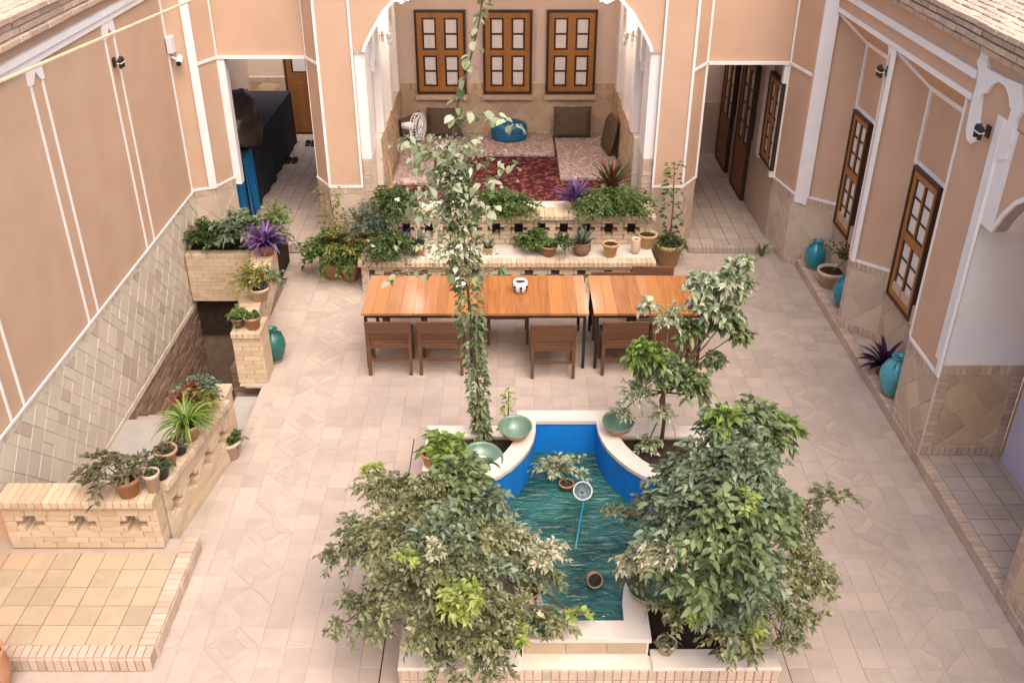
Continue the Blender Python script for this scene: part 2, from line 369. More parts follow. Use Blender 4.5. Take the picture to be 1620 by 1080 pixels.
m_lf_sage = leafmat('sage_leaf', (0.14, 0.185, 0.105), (0.10, 0.14, 0.075), (0.29, 0.33, 0.22), (0.08, 0.11, 0.055))
m_lf_vine = leafmat('pale_vine_leaf', (0.38, 0.42, 0.25), (0.30, 0.35, 0.19), (0.60, 0.60, 0.45), (0.18, 0.24, 0.10), 0.3)
m_lf_vine2 = leafmat('green_vine_leaf', (0.14, 0.19, 0.075), (0.10, 0.14, 0.052), (0.28, 0.32, 0.15), (0.06, 0.085, 0.03))
m_lf_deep = leafmat('deep_leaf', (0.055, 0.10, 0.028), (0.04, 0.075, 0.02), (0.105, 0.165, 0.045), (0.03, 0.055, 0.016))
m_lf_bush = leafmat('bush_leaf', (0.085, 0.145, 0.034), (0.06, 0.11, 0.024), (0.145, 0.21, 0.06), (0.045, 0.08, 0.02))
m_lf_bright = leafmat('bright_leaf', (0.16, 0.25, 0.045), (0.12, 0.19, 0.035), (0.26, 0.35, 0.08), (0.09, 0.15, 0.03), 0.3)
m_lf_yel = leafmat('yellow_green_leaf', (0.24, 0.23, 0.05), (0.17, 0.17, 0.035), (0.32, 0.30, 0.09), (0.12, 0.13, 0.03), 0.3)
m_lf_purple = leafmat('purple_leaf', (0.15, 0.075, 0.22), (0.10, 0.05, 0.15), (0.25, 0.15, 0.34), (0.06, 0.03, 0.09))
m_lf_dpurple = leafmat('dark_purple_leaf', (0.055, 0.018, 0.06), (0.04, 0.013, 0.045), (0.09, 0.035, 0.10), None)
m_lf_grey = leafmat('grey_green_leaf', (0.10, 0.135, 0.095), (0.075, 0.10, 0.07), (0.17, 0.205, 0.15), None)
m_lf_red = leafmat('red_leaf', (0.22, 0.035, 0.035), (0.16, 0.025, 0.028), (0.30, 0.07, 0.05), (0.12, 0.12, 0.03))
m_lf_brown = leafmat('dull_leaf', (0.13, 0.12, 0.065), (0.10, 0.09, 0.045), (0.19, 0.17, 0.10), (0.07, 0.065, 0.03))
m_cushion = M('brown_cushion', (0.125, 0.085, 0.062), (0.095, 0.064, 0.047), 30, 0.85, 0.3, 160, spec=0.2)
m_bluevinyl = M('blue_vinyl', (0.008, 0.135, 0.24), (0.006, 0.10, 0.19), 7, 0.35, 0.1, 12, spec=0.5)
m_navycloth = M('navy_cloth', (0.032, 0.038, 0.052), (0.022, 0.026, 0.038), 5, 0.8, 0.2, 60, spec=0.2)
m_bluecloth = M('bright_blue_cloth', (0.008, 0.155, 0.36), (0.006, 0.125, 0.30), 5, 0.75, 0.2, 60, spec=0.2)
m_bag = M('dark_bag_plastic', (0.06, 0.045, 0.038), (0.03, 0.023, 0.02), 6, 0.35, 1.0, 7, spec=0.5)
m_lilac = M('lilac_paint', (0.57, 0.53, 0.68), (0.53, 0.49, 0.63), 3, 0.6, spec=0.3)
m_gold = M('brass', (0.75, 0.52, 0.18), (0.62, 0.42, 0.14), 6, 0.28, metal=1.0)
m_opal = M('opal_glass', (0.85, 0.83, 0.78), (0.80, 0.78, 0.72), 6, 0.2, spec=0.5)
m_plastic = M('white_plastic', (0.72, 0.72, 0.72), (0.66, 0.66, 0.66), 6, 0.4, spec=0.45)
m_net = M('skimmer_mesh', (0.55, 0.58, 0.62), (0.50, 0.52, 0.58), 6, 0.5, spec=0.4)
m_cable = M('cream_cable', (0.62, 0.52, 0.33), (0.55, 0.45, 0.28), 6, 0.6, spec=0.3)
m_lantern = M('dark_lantern_metal', (0.05, 0.042, 0.036), (0.03, 0.026, 0.022), 10, 0.5, metal=0.4)
def rugmat(name, a, b, c, sc):
    m = bpy.data.materials.new(name); m.use_nodes = True; nt = m.node_tree; bs = nt.nodes['Principled BSDF']
    tc = nt.nodes.new('ShaderNodeTexCoord'); v1 = nt.nodes.new('ShaderNodeTexVoronoi'); v1.inputs['Scale'].default_value = sc; v1.feature = 'F1'
    nt.links.new(tc.outputs['Object'], v1.inputs['Vector'])
    n1 = nt.nodes.new('ShaderNodeTexNoise'); n1.inputs['Scale'].default_value = sc * 1.7; n1.inputs['Detail'].default_value = 4; nt.links.new(tc.outputs['Object'], n1.inputs['Vector'])
    r1 = nt.nodes.new('ShaderNodeMapRange'); r1.inputs[1].default_value = 0.46; r1.inputs[2].default_value = 0.56; nt.links.new(n1.outputs[0], r1.inputs[0])
    r2 = nt.nodes.new('ShaderNodeMapRange'); r2.inputs[1].default_value = 0.55; r2.inputs[2].default_value = 0.75; nt.links.new(v1.outputs['Color'], r2.inputs[0])
    k = mix_rgb(nt, r2.outputs[0], mix_rgb(nt, r1.outputs[0], a, b), c); nt.links.new(k, bs.inputs['Base Color']); bs.inputs['Roughness'].default_value = 0.95; bs.inputs['Specular IOR Level'].default_value = 0.1
    return m
m_rug = rugmat('red_rug', (0.085, 0.016, 0.018), (0.045, 0.010, 0.014), (0.19, 0.075, 0.065), 20)
m_mattress = rugmat('patterned_mattress', (0.44, 0.34, 0.30), (0.23, 0.13, 0.115), (0.52, 0.42, 0.38), 24)
# water
m_water = bpy.data.materials.new('pool_water'); m_water.use_nodes = True
nt = m_water.node_tree; bs = nt.nodes['Principled BSDF']; geo = nt.nodes.new('ShaderNodeNewGeometry')
n1 = nt.nodes.new('ShaderNodeTexNoise'); n1.inputs['Scale'].default_value = 2.6; n1.inputs['Detail'].default_value = 5; nt.links.new(geo.outputs['Position'], n1.inputs['Vector'])
r1 = nt.nodes.new('ShaderNodeMapRange'); r1.inputs[1].default_value = 0.35; r1.inputs[2].default_value = 0.68; nt.links.new(n1.outputs[0], r1.inputs[0])
nt.links.new(mix_rgb(nt, r1.outputs[0], (0.010, 0.052, 0.040), (0.04, 0.17, 0.135)), bs.inputs['Base Color'])
mp = nt.nodes.new('ShaderNodeMapping'); mp.inputs['Scale'].default_value = (1.0, 2.4, 1.0); mp.inputs['Rotation'].default_value = (0, 0, 0.25); nt.links.new(geo.outputs['Position'], mp.inputs[0])
n2 = nt.nodes.new('ShaderNodeTexNoise'); n2.inputs['Scale'].default_value = 5.0; n2.inputs['Detail'].default_value = 4; n2.inputs['Distortion'].default_value = 0.8; nt.links.new(mp.outputs[0], n2.inputs['Vector'])
bp = nt.nodes.new('ShaderNodeBump'); bp.inputs['Strength'].default_value = 1.0; bp.inputs['Distance'].default_value = 0.06; nt.links.new(n2.outputs[0], bp.inputs['Height']); nt.links.new(bp.outputs[0], bs.inputs['Normal'])
bs.inputs['Roughness'].default_value = 0.06; bs.inputs['Specular IOR Level'].default_value = 0.5

# ------------------------------------------------------------------ ground and paving
XW = -4.48; XR = 4.20; YB = 13.0; DZ = 1.05; WT = 3.95     # wall planes, dado height, wall top
g = MB()
def sheet(x0, x1, y0, y1, z): g.raw([(x0, y0, z), (x1, y0, z), (x1, y1, z), (x0, y1, z)], [(0, 1, 2, 3)])
HX0, HX1, HY0, HY1 = -4.70, -3.12, 6.62, 12.25      # stairwell hole
GX1, GY0, GY1 = -2.76, 8.22, 9.36                  # entrance notch of the stairwell
sheet(-60, HX0, -60, 80, -0.004); sheet(HX0, HX1, -60, HY0, -0.004); sheet(HX0, HX1, HY1, 80, -0.004)
sheet(HX1, GX1, -60, GY0, -0.004); sheet(HX1, GX1, GY1, 80, -0.004); sheet(GX1, 60, -60, 80, -0.004)
gr = tag(g.build('ground', m_mortar), kind='structure')
pav = bpy.data.objects.new('courtyard_paving', None); COL.objects.link(pav); tag(pav, kind='structure')
F = Field(pav, 'paving_tile', m_tile, 300, 'paving', bev=0.003, jit=0.0015, tilt=0.004)
UX, UY, UZ = Vector((1, 0, 0)), Vector((0, 1, 0)), Vector((0, 0, 1))
def floor_ok(x, y):
    if x < -2.80 and y < 6.55: return False
    if x < -3.12 + 0.0 and 6.4 < y < 12.3: return False
    if x < GX1 and GY0 < y < GY1: return False
    if -0.82 < x < 2.05 and 4.95 < y < 8.05: return False
    if -0.05 < x < 1.2 and 7.9 < y < 8.25: return False
    if y > 13.02: return False
    return True
TS = 0.205; gp = 0.0045
bands = ((-2.46, -2.0), (3.22, 3.68))
def tile_cols():
    xs = []; x = 0.61
    segs = [(-2.0, 3.22), (-4.45, -2.46), (3.68, 4.06)]
    for a, b in segs:
        n = max(1, round((b - a) / TS)); w = (b - a) / n
        xs += [(a + i * w, a + (i + 1) * w) for i in range(n)]
    return xs
ny = int((13.04 - 3.9) / TS)
for ci, (a, b) in enumerate(tile_cols()):
    for j in range(ny):
        y0 = 13.03 - (j + 1) * TS; y1 = y0 + TS
        if not (floor_ok((a + b) / 2, (y0 + y1) / 2)): continue
        F.rect(a + gp / 2, y0 + gp / 2, b - gp / 2, y1 - gp / 2, (0, 0, -0.02), UX, UY, UZ, 0.02)
for a, b in bands:                                   # strapwork bands of crossed diamonds
    w = b - a; n = int((13.03 - 4.0) / w)
    for j in range(n):
        y1 = 13.03 - j * w; y0 = y1 - w; mx, my = (a + b) / 2, (y0 + y1) / 2; e = gp * 0.6; q = w / 4
        def P(*pts):
            F.poly(list(pts), (0, 0, -0.02), UX, UY, UZ, 0.02)
        P((mx, y0 + e + q), (mx + q - e, my), (mx, y1 - e - q), (mx - q + e, my))
        for sx, sy in ((1, 1), (-1, 1), (-1, -1), (1, -1)):
            ring = [(mx + sx * (q + e), my + sy * e), (mx + sx * (w / 2 - e), my + sy * e), (mx + sx * e, my + sy * (w / 2 - e)), (mx + sx * e, my + sy * (q + e))]
            tri = [(mx + sx * (w / 2 - e), my + sy * 3 * e), (mx + sx * (w / 2 - e), my + sy * (w / 2 - e)), (mx + sx * 3 * e, my + sy * (w / 2 - e))]
            if sx * sy < 0: ring = ring[::-1]; tri = tri[::-1]
            P(*ring); P(*tri)
for j in range(82):                                  # brick soldier course along the right step
    y = 3.95 + j * 0.11
    if y < 13.0: F.rect(4.06 + .004, y + .004, 4.185, y + .106, (0, 0, -0.02), UX, UY, UZ, 0.02)
for j in range(10):                                  # brick edging at the stair entrance
    F.rect(GX1 + .004, GY0 + j * .114 + .004, GX1 + .11, GY0 + (j + 1) * .114 - .004, (0, 0, -0.018), UX, UY, UZ, 0.021)
F.flush()

# raised platform, lower left
plat = bpy.data.objects.new('raised_platform', None); COL.objects.link(plat); tag(plat, kind='structure')
PZ = 0.145
MB().box(-4.9, -2.80, 5.22, 6.60, -0.01, PZ - 0.014).build('platform_core', m_mortar, plat)
F = Field(plat, 'platform_tile', m_tile2, 300, 'platform_paving', bev=0.004)
for i in range(9):
    for j in range(5):
        x1 = -2.93 - i * 0.212; y0 = 5.345 + j * 0.212 
        F.rect(x1 - .206, y0, x1, min(y0 + .206, 6.5), (0, 0, PZ - .018), UX, UY, UZ, .018)
F.flush()
F = Field(plat, 'edge_brick', m_brickp, 300, bev=0.004)
for j in range(19):
    y = 5.345 + j * 0.066; F.rect(-2.92, y + .003, -2.795, y + .063, (0, 0, PZ - .016), UX, UY, UZ, .019)
    F.rect(y + .003, 0.004, y + .063, PZ - .02, (-2.80, 0, 0), UY, UZ, UX, .014)
for j in range(33):
    x = -4.9 + j * 0.064; F.rect(x + .003, 5.225, x + .061, 5.34, (0, 0, PZ - .016), UX, UY, UZ, .019)
    F.rect(x + .003, 0.004, x + .061, PZ - .02, (0, 5.22, 0), UX, UZ, -UY, .014)
F.flush()

# step and ledge along the right wall
led = bpy.data.objects.new('wall_ledge', None); COL.objects.link(led); tag(led, kind='structure')
LZ = 0.12
MB().box(4.19, 6.6, 2.5, 12.62, -0.01, LZ - 0.014).build('ledge_core', m_mortar, led)
F = Field(led, 'kerb_brick', m_brickp, 300, 'kerb_bricks', bev=0.004)
for j in range(136):
    y = 3.6 + j * 0.066; F.rect(4.178, y + .003, 4.29, y + .063, (0, 0, LZ - .016), UX, UY, UZ, .019)
F.flush()
F = Field(led, 'riser_brick', m_brickp, 300, 'riser_bricks', bev=0.003)
for j in range(45): F.rect(-(3.6 + (j + 1) * .2) + .003, 0.004, -(3.6 + j * .2) - .003, LZ - .02, (4.19, 0, 0), -UY, UZ, -UX, .01)
F.flush()
F = Field(led, 'ledge_tile', m_tile, 300, 'ledge_paving', bev=0.004)
for i in range(11):
    for j in range(42):
        y0 = 3.7 + j * .212; x0 = 4.297 + i * .212
        if i > 1 and not (5.6 < y0 < 7.9): continue
        F.rect(x0, y0, x0 + .205, y0 + .205, (0, 0, LZ - .018), UX, UY, UZ, .018)
F.flush()

# ------------------------------------------------------------------ windows and doors (parts of their wall)
def leafwin(parent, O, U, N, w, h, cols=2, groups=(2, 2), name='window', label=None, wood=None, stile=0.07, mid=0.09, rail=0.10, pane_gap=0.028, dark=0.035, lower=0.0, colgap=None):
    """wooden casement: dark outer frame, ochre leaf with rails, each pane in a dark bead; O is the lower left corner"""
    O, U, N = Vector(O), Vector(U), Vector(N); V = UZ; wood = wood or m_oak
    fr = MB()
    R4 = lambda mb, a, b, c, d, d0, d1: mb.prism([(a, b), (c, b), (c, d), (a, d)], O, U, V, N, d0, d1)
    R4(fr, 0, 0, w, dark, -.05, .035); R4(fr, 0, h - dark, w, h, -.05, .035); R4(fr, 0, dark, dark, h - dark, -.05, .035); R4(fr, w - dark, dark, w, h - dark, -.05, .035)
    win = fr.build(name, m_darkwood, parent)
    if label: tag(win, label)
    lf = MB(); bd = MB(); x0, x1, y0, y1 = dark, w - dark, dark, h - dark
    cg = mid if colgap is None else colgap
    cw = ((x1 - x0) - 2 * stile - cg * (cols - 1)) / cols
    n = sum(groups); gh = (y1 - y0) - 2 * stile - rail * (len(groups) - 1) - lower
    R4(lf, x0, y0, x1, y0 + stile + lower, -.03, .022); R4(lf, x0, y1 - stile, x1, y1, -.03, .022)
    yy = y0 + stile + lower; rows = []
    for gi, gn in enumerate(groups):
        H = gh * gn / n
        rows.append((yy, yy + H, gn)); 
        if gi < len(groups) - 1: R4(lf, x0 + stile, yy + H, x1 - stile, yy + H + rail, -.03, .020)
        yy += H + rail
    R4(lf, x0, y0 + stile + lower, x0 + stile, y1 - stile, -.03, .022); R4(lf, x1 - stile, y0 + stile + lower, x1, y1 - stile, -.03, .022)
    for ci in range(1, cols):
        xx = x0 + stile + ci * cw + (ci - 1) * cg
        for a, b, gn in rows: R4(lf, xx, a, xx + cg, b, -.03, .020)
    if lower > 0.1:
        R4(lf, x0 + stile, y0 + stile * .9, x1 - stile, y0 + lower * .92, -.01, .030)
    lf.build('leaf_frame', wood, win, bevel=0.003)
    for ci in range(cols):
        px = x0 + stile + ci * (cw + cg)
        for a, b, gn in rows:
            ph = (b - a) / gn; k = pane_gap
            R4(bd, px, a, px + k, b, -.03, .006); R4(bd, px + cw - k, a, px + cw, b, -.03, .006)
            for r in range(gn + 1):
                yb = a + r * ph; lo = yb - (k / 2 if 0 < r < gn else 0 if r == 0 else k); hi = yb + (k / 2 if 0 < r < gn else k if r == 0 else 0)
                R4(bd, px + k, lo, px + cw - k, hi, -.03, .006)
            for r in range(gn):
                pm = MB(); R4(pm, px + k * .6, a + r * ph + k * .3, px + cw - k * .6, a + (r + 1) * ph - k * .3, -.022, -.006)
                pm.build('pane', m_glass, win)
    bd.build('glazing_bead', m_darkwood, win)
    return win

def trims(parent, name, mat, items, bevel=0.0):
    """each white strip its own part"""
    for p0, p1, w, t, n in items: MB().bar(p0, p1, w, t, n).build(name, mat, parent)

# dado with soldier courses top and bottom and diagonal tiles between
def dado(parent, a, b, z0, z1, side, mtile, mband, size=0.24, band=0.10, lim=300, split=0.0, tname='dado_tile', bname='dado_brick', bot=True, endband=False, bw=0.062):
    a3, b3 = Vector((a[0], a[1], 0)), Vector((b[0], b[1], 0)); U = (b3 - a3).normalized(); L = (b3 - a3).length
    N = Vector((-U.y, U.x, 0)) * -side                     # outward = opposite to the slab thickness
    MB().seg(a, b, z0, z1 + 0.004, 0.11, side).build('dado_backing', m_joint, parent)
    if N.cross(UZ).dot(U) > 0: pass
    # keep U,V,N right handed
    if U.cross(UZ).dot(N) < 0: O = b3; U2 = -U
    else: O = a3; U2 = U
    FB = Field(parent, bname, mband, lim, 'dado_bricks', bev=0.003)
    course(FB, 0, L, z1 - band, z1, O, U2, UZ, N, 0.010, bw, 0.006)
    lo = z0
    if bot: course(FB, 0, L, z0, z0 + band, O, U2, UZ, N, 0.014, bw, 0.007); lo = z0 + band
    e = 0.0
    if endband and L > 0.5:
        e = 0.10; nz = max(1, round((z1 - band - lo) / 0.065)); hh = (z1 - band - lo) / nz
        for i in range(nz):
            FB.rect(0.004, lo + i * hh + .003, e - .004, lo + (i + 1) * hh - .003, O, U2, UZ, N, .014); FB.rect(L - e + .004, lo + i * hh + .003, L - .004, lo + (i + 1) * hh - .003, O, U2, UZ, N, .014)
    FB.flush()
    FT = Field(parent, tname, mtile, lim, 'dado_tiles', bev=0.003)
    diag(FT, e + .004, lo + .004, L - e - .004, z1 - band - .004, O, U2, UZ, N, 0.006, size, 0.006, split)
    FT.flush()

# ------------------------------------------------------------------ wall on the left, with the sunken stair at its foot
lw = thing('courtyard_wall', 'long clay plaster wall with paired white ribs above cream tile dado beside sunken stair', 'wall')
MB().seg((XW, 6.58), (XW, 12.86), DZ, 4.02, 0.3, 1).build('plaster', m_plaster, lw)
MB().box(-5.1, XW - 0.3, 1.2, 6.6, 0.0, 4.02).box(XW - .3, XW - .002, 6.585, 6.60, 0.0, DZ).build('recessed_plaster', m_plaster, lw)
MB().box(XW - 0.34, XW, 1.2, 6.58, 3.60, 4.02).build('overhang', m_plaster, lw)
dado(lw, (XW, 6.59), (XW, 12.86), -0.42, DZ, 1, m_cream, m_cream, size=0.235, band=0.085, split=0.45)
nx = (1, 0, 0)
it = [((XW + .013, 6.59, DZ + .012), (XW + .013, 12.86, DZ + .012), 0.026, 0.012, nx)]
for ya, yb in ((7.10, 7.36), (8.95, 9.20), (10.85, 11.12)):
    it += [((XW, ya, DZ), (XW, ya, 3.76), 0.024, 0.016, nx), ((XW, yb, DZ), (XW, yb, 3.76), 0.024, 0.016, nx)]
it += [((XW, 12.80, DZ), (XW, 12.80, 4.0), 0.035, 0.018, nx)]
trims(lw, 'white_rib', m_white, it)
for k, z in enumerate((3.80, 3.872)):
    MB().box(XW - .004, XW + (0.03, 0.05)[k], 1.25, 12.84, z - .03, z + .034).build('cornice', m_white, lw)
for ya, yb in ((7.10, 7.36), (8.95, 9.20), (10.85, 11.12)):
    c = MB(); m = (ya + yb) / 2
    c.prism([(ya - .035, 0), (ya + .035, 0), (m, .10), (yb - .035, 0), (yb + .035, 0), (yb + .03, .17), (ya - .03, .17)], (XW, 0, 3.60), (0, 1, 0), (0, 0, 1), (1, 0, 0), -.004, .022)
    c.build('rib_capital', m_white, lw)
MB().box(-5.4, XW + .045, 1.2, 12.8, 4.02, 4.26).build('parapet_core', m_mortar, lw)
F = Field(lw, 'parapet_brick', m_brickp, 300, 'parapet_bricks', bev=0.008, jit=0.006, tilt=0.02)
for r, (zz, off) in enumerate(((4.02, 0), (4.085, .5), (4.15, 0), (4.215, .5))):
    course(F, 7.0, 12.8, zz, zz + .062, (XW + .045, 0, 0), UY, UZ, UX, (.055, .02, .012, .05)[r], 0.2, 0.012, off)
for i in range(4):
    course(F, -12.8, -7.0, 0, .10, (XW + .09 - .11 * (i + 1), 0, 4.255), -UY, UX, UZ, .022, .2, .012, .5 if i % 2 else 0)
F.flush()
MB().box(-9, -5.0, 1.2, 13.5, 4.1, 4.20).build('roof', m_plaster, lw)

st = thing('basement_stair', 'brick lined stair sunk beside the cream dado, going down into the dark', 'stairs')
MB().box(HX0 - .2, XW - .012, HY0 - .2, HY1 + 1.6, -2.6, -0.43).build('retaining_wall', m_darkjoint, st)
F = Field(st, 'brick', m_brown, 300, 'brickwork', bev=0.004, jit=0.004, tilt=0.012)
running(F, 6.7, -2.1, 13.2, -0.43, (XW - .012, 0, 0), UY, UZ, UX, .016, .21, .062, .012); F.flush()
MB().box(-3.16, GX1 + .0, GY1 + .12, 13.4, -2.6, -0.02).box(-3.16, GX1, 6.5, GY0 - .0, -2.6, -0.02).box(-4.7, -2.8, 6.35, 6.62, -2.6, -.02).box(-3.2, GX1 + .0, GY0, GY1 + .12, -2.6, -.17).build('side_wall', m_darkjoint, st)
MB().box(-3.17, GX1, GY0 + .005, GY1 - .005, -0.17, -0.145).build('landing', m_concrete, st)
MB().box(XW - .01, -3.165, HY0, 9.25, -0.60, -0.40).build('landing', m_concrete, st)
for i in range(9):
    MB().box(XW - .01, -3.165, 9.25 + i * .29, 9.25 + (i + 1) * .29 + .03, -2.6, -0.57 - i * .18).build('step', m_tile, st)
MB().box(-3.34, -2.98, 9.80, 12.2, -2.5, -0.03).build('return_wall', m_darkjoint, st)
F = Field(st, 'brick', m_brown, 200, 'return_brickwork', bev=0.004, jit=0.003)
running(F, -3.34, -2.2, -3.14, -0.04, (0, 9.80, 0), UX, UZ, -UY, .014, .21, .062, .010)
running(F, -GY1 - .1, -.14, -GY0, -.02, (0, 0, 0), -UY, UZ, -UX, .0, .2, .06) if False else None
course(F, -3.16, GX1, -.14, -.02, (0, GY1 + .12, 0), UX, UZ, -UY, .012, .2, .01)
F.flush()
MB().box(XW, -3.1, 12.2, 12.5, -2.6, -.9).build('end_wall', m_darkjoint, st)

def parapet_bricks(t, a, b, z0, z1, thick, holes_n, name='brick', cop=True, mat=None, hole_z=None, capw=0.05, both=True, stuffn='brickwork'):
    """free-standing brick parapet along plan line a->b with a row of stepped cross openings"""
    mat = mat or m_brick
    a3, b3 = Vector((a[0], a[1], 0)), Vector((b[0], b[1], 0)); U = (b3 - a3).normalized(); L = (b3 - a3).length; N = U.cross(UZ)
    F = Field(t, name, mat, 300, stuffn, bev=0.004, jit=0.0008, tilt=0.002)
    O = a3 - N * thick
    capz = z1 - 0.07
    H = capz - z0; n = max(4, round(H / 0.062)); h = H / n
    if holes_n:
        cs = [L * (i + .5) / holes_n for i in range(holes_n)]; m = n // 2 if hole_z is None else hole_z
    for i in range(n):
        hs = []
        if holes_n:
            d = i - m
            w = 0.12 if d == 0 else 0.055 if abs(d) == 1 else 0
            if w: hs = [(c - w, c + w) for c in cs]
        course(F, 0, L, z0 + i * h, z0 + (i + 1) * h, O, U, UZ, N, thick, 0.2, 0.004, 0.5 if i % 2 else 0, hs)
    if cop:
        k = int(L / 0.066)
        for i in range(k):
            w = L / k; F.rect(i * w + .002, capz + .002, (i + 1) * w - .002, z1, a3 - N * (thick + capw), U, UZ, N, thick + 2 * capw)
    F.flush()
sp = thing('stair_parapet', 'low buff brick parapet with cross shaped openings, end facing the raised platform', 'parapet')
parapet_bricks(sp, (-4.42, 6.46), (-3.06, 6.46), PZ, 0.70, 0.17, 3)
sp2 = thing('stair_parapet', 'buff brick parapet along the sunken stair, carrying a spider plant', 'parapet')
parapet_bricks(sp2, (-3.05, 6.66), (-2.84, 8.02), 0.0, 0.70, 0.17, 4)
sp2b = thing('brick_pier', 'small buff brick pier at the near side of the stair entrance', 'pier')
parapet_bricks(sp2b, (-3.07, 8.04), (-2.83, 8.04), 0.0, 0.72, 0.19, 0)
sp3 = thing('brick_pier', 'buff brick pier beside the green jar at the stair entrance', 'pier')
parapet_bricks(sp3, (-3.14, GY1 + .06), (-2.80, GY1 + .06), 0.0, 0.68, 0.34, 0, capw=.03)
sp4 = thing('stair_parapet', 'buff brick parapet with potted plants running from the pier to the passage', 'parapet')
parapet_bricks(sp4, (-3.0, 9.80), (-3.22, 11.98), 0.0, 0.62, 0.17, 5)
sp5 = thing('brick_planter', 'brick planter wall bridging the sunken stair, full of leafy plants', 'planter')
parapet_bricks(sp5, (XW + .02, 12.0), (-3.22, 12.0), -0.27, 0.52, 0.16, 0, cop=False)
MB().box(XW + .02, -3.2, 12.16, 12.75, -0.9, 0.42).build('soil', m_soil, sp5)

# ------------------------------------------------------------------ arcade building at the back
bb = thing('arcade_building', 'clay plaster house front with deep arched porch between two open passages', 'building')
BT = 5.2
segs = [((-4.48, 12.85), (-4.21, 12.98)), ((-4.21, 12.98), (-4.02, 13.40)), ((-2.80, 13.40), (-2.55, 13.0)), ((-2.55, 13.0), (-2.07, 13.0)),
        ((2.07, 13.0), (2.52, 13.0)), ((2.52, 13.0), (2.77, 13.40)), ((3.93, 13.40), (4.05, 12.75)), ((4.05, 12.75), (4.20, 12.62))]
for a, b in segs:
    MB().seg(a, b, DZ, BT, 0.14, 1).build('plaster', m_plaster, bb)
    dado(bb, a, b, 0.0, DZ, 1, m_pinkdado, m_brickp, size=0.26, band=0.10, lim=60)
MB().seg((-4.06, 13.42), (-2.76, 13.42), 2.80, BT, 0.2, 1).build('plaster', m_plaster, bb); MB().seg((2.73, 13.42), (3.97, 13.42), 2.72, BT, 0.2, 1).build('plaster', m_plaster, bb)
def pn(a, b):
    d = Vector((b[0] - a[0], b[1] - a[1], 0)).normalized(); return Vector((d.y, -d.x, 0))
tr = []
for a, b in segs:
    n = pn(a, b); tr.append(((a[0], a[1], DZ + .014), (b[0], b[1], DZ + .014), 0.03, 0.018, n))
for x, y, w in ((-2.55, 13.0, .035), (-2.085, 13.0, .03), (2.085, 13.0, .03), (2.51, 13.0, .035), (-2.78, 13.4, .035), (2.77, 13.4, .035), (-4.03, 13.40, .04), (3.93, 13.40, .04)):
    tr.append(((x, y - .002, DZ), (x, y - .002, BT), w, .018, (0, -1, 0)))
tr += [((-4.23, 12.97, DZ), (-4.23, 12.97, BT), .11, .03, pn(*segs[0])), ((4.13, 12.69, .95), (4.13, 12.69, BT), .13, .035, pn(*segs[7])), ((4.20, 12.63, .95), (4.20, 12.63, BT), .06, .05, pn(*segs[7]))]
tr += [((-4.03, 13.41, 2.80), (-2.78, 13.41, 2.80), .04, .03, (0, -1, 0)), ((2.77, 13.41, 2.72), (3.93, 13.41, 2.72), .04, .03, (0, -1, 0))]
for k, z in ((1, 2.80), (2, 2.80), (5, 2.72), (6, 2.72)):
    a, b = segs[k]; tr.append(((a[0], a[1], z), (b[0], b[1], z), .035, .018, pn(a, b)))
trims(bb, 'white_rib', m_white, tr)
MB().box(-4.04, -3.93, 13.40, 13.55, DZ - .1, 2.80).build('white_jamb', m_white, bb); MB().box(3.86, 3.95, 13.41, 13.5, DZ, 2.70).build('white_jamb', m_white, bb)
# arch
arc = [(-1.93, 2.97), (-1.90, 3.06), (-1.80, 3.23), (-1.64, 3.47), (-1.49, 3.63), (-1.2, 3.86), (-0.7, 4.13), (0, 4.38)]
arc = arc + [(-x, z) for x, z in arc[-2::-1]]
for sgn in (-1, 1):
    h = [p for p in arc if p[0] * sgn >= 0]; h = sorted(h, key=lambda p: -abs(p[0]))
    poly = [(sgn * 2.07, 2.97)] + h + [(0, BT), (sgn * 2.07, BT)]
    MB().prism(poly, (0, 13.0, 0), UX, UZ, -UY, -.14, -.012).build('spandrel', m_plaster, bb)
    MB().box(*sorted((sgn * 2.07, sgn * 1.93)), 13.05, 13.62, 1.46, 2.97).build('white_jamb', m_white, bb)
    MB().box(*sorted((sgn * 2.075, sgn * 1.90)), 13.0 + .02, 13.15, 2.95, 2.985).build('impost', m_white, bb)
    MB().box(*sorted((sgn * 2.07, sgn * 1.94)), 13.06, 13.62, 0, 1.46).build('jamb_backing', m_joint, bb)
    F = Field(bb, 'jamb_brick', m_brickp, 60, 'jamb_bricks', bev=.003)
    x0, x1 = sorted((sgn * 2.07, sgn * 1.93)); running(F, x0, .6, x1, 1.455, (0, 13.06, 0), UX, UZ, -UY, .012, .2, .062, .006); F.flush()
for i in range(len(arc) - 1):
    p, q = arc[i], arc[i + 1]; MB().bar((p[0], 12.99, p[1]), (q[0], 12.99, q[1]), .045, .02, (0, -1, 0)).build('arch_trim', m_white, bb) if p[1] < 3.9 else None
v = MB(); n = len(arc)
v.raw([(x, 13.1, z) for x, z in arc] + [(x, 16.7, z) for x, z in arc] + [(x * 1.05, 13.1, z + .1) for x, z in arc] + [(x * 1.05, 16.7, z + .1) for x, z in arc],
      [(i, i + 1, n + i + 1, n + i) for i in range(n - 1)] + [(2 * n + i, 3 * n + i, 3 * n + i + 1, 2 * n + i + 1) for i in range(n - 1)])
v.build('vault', m_plaster2, bb, fixn=False)
IF = 0.62
MB().box(-2.06, 2.06, 12.86, 16.72, 0, IF).build('porch_floor', m_tile, bb)
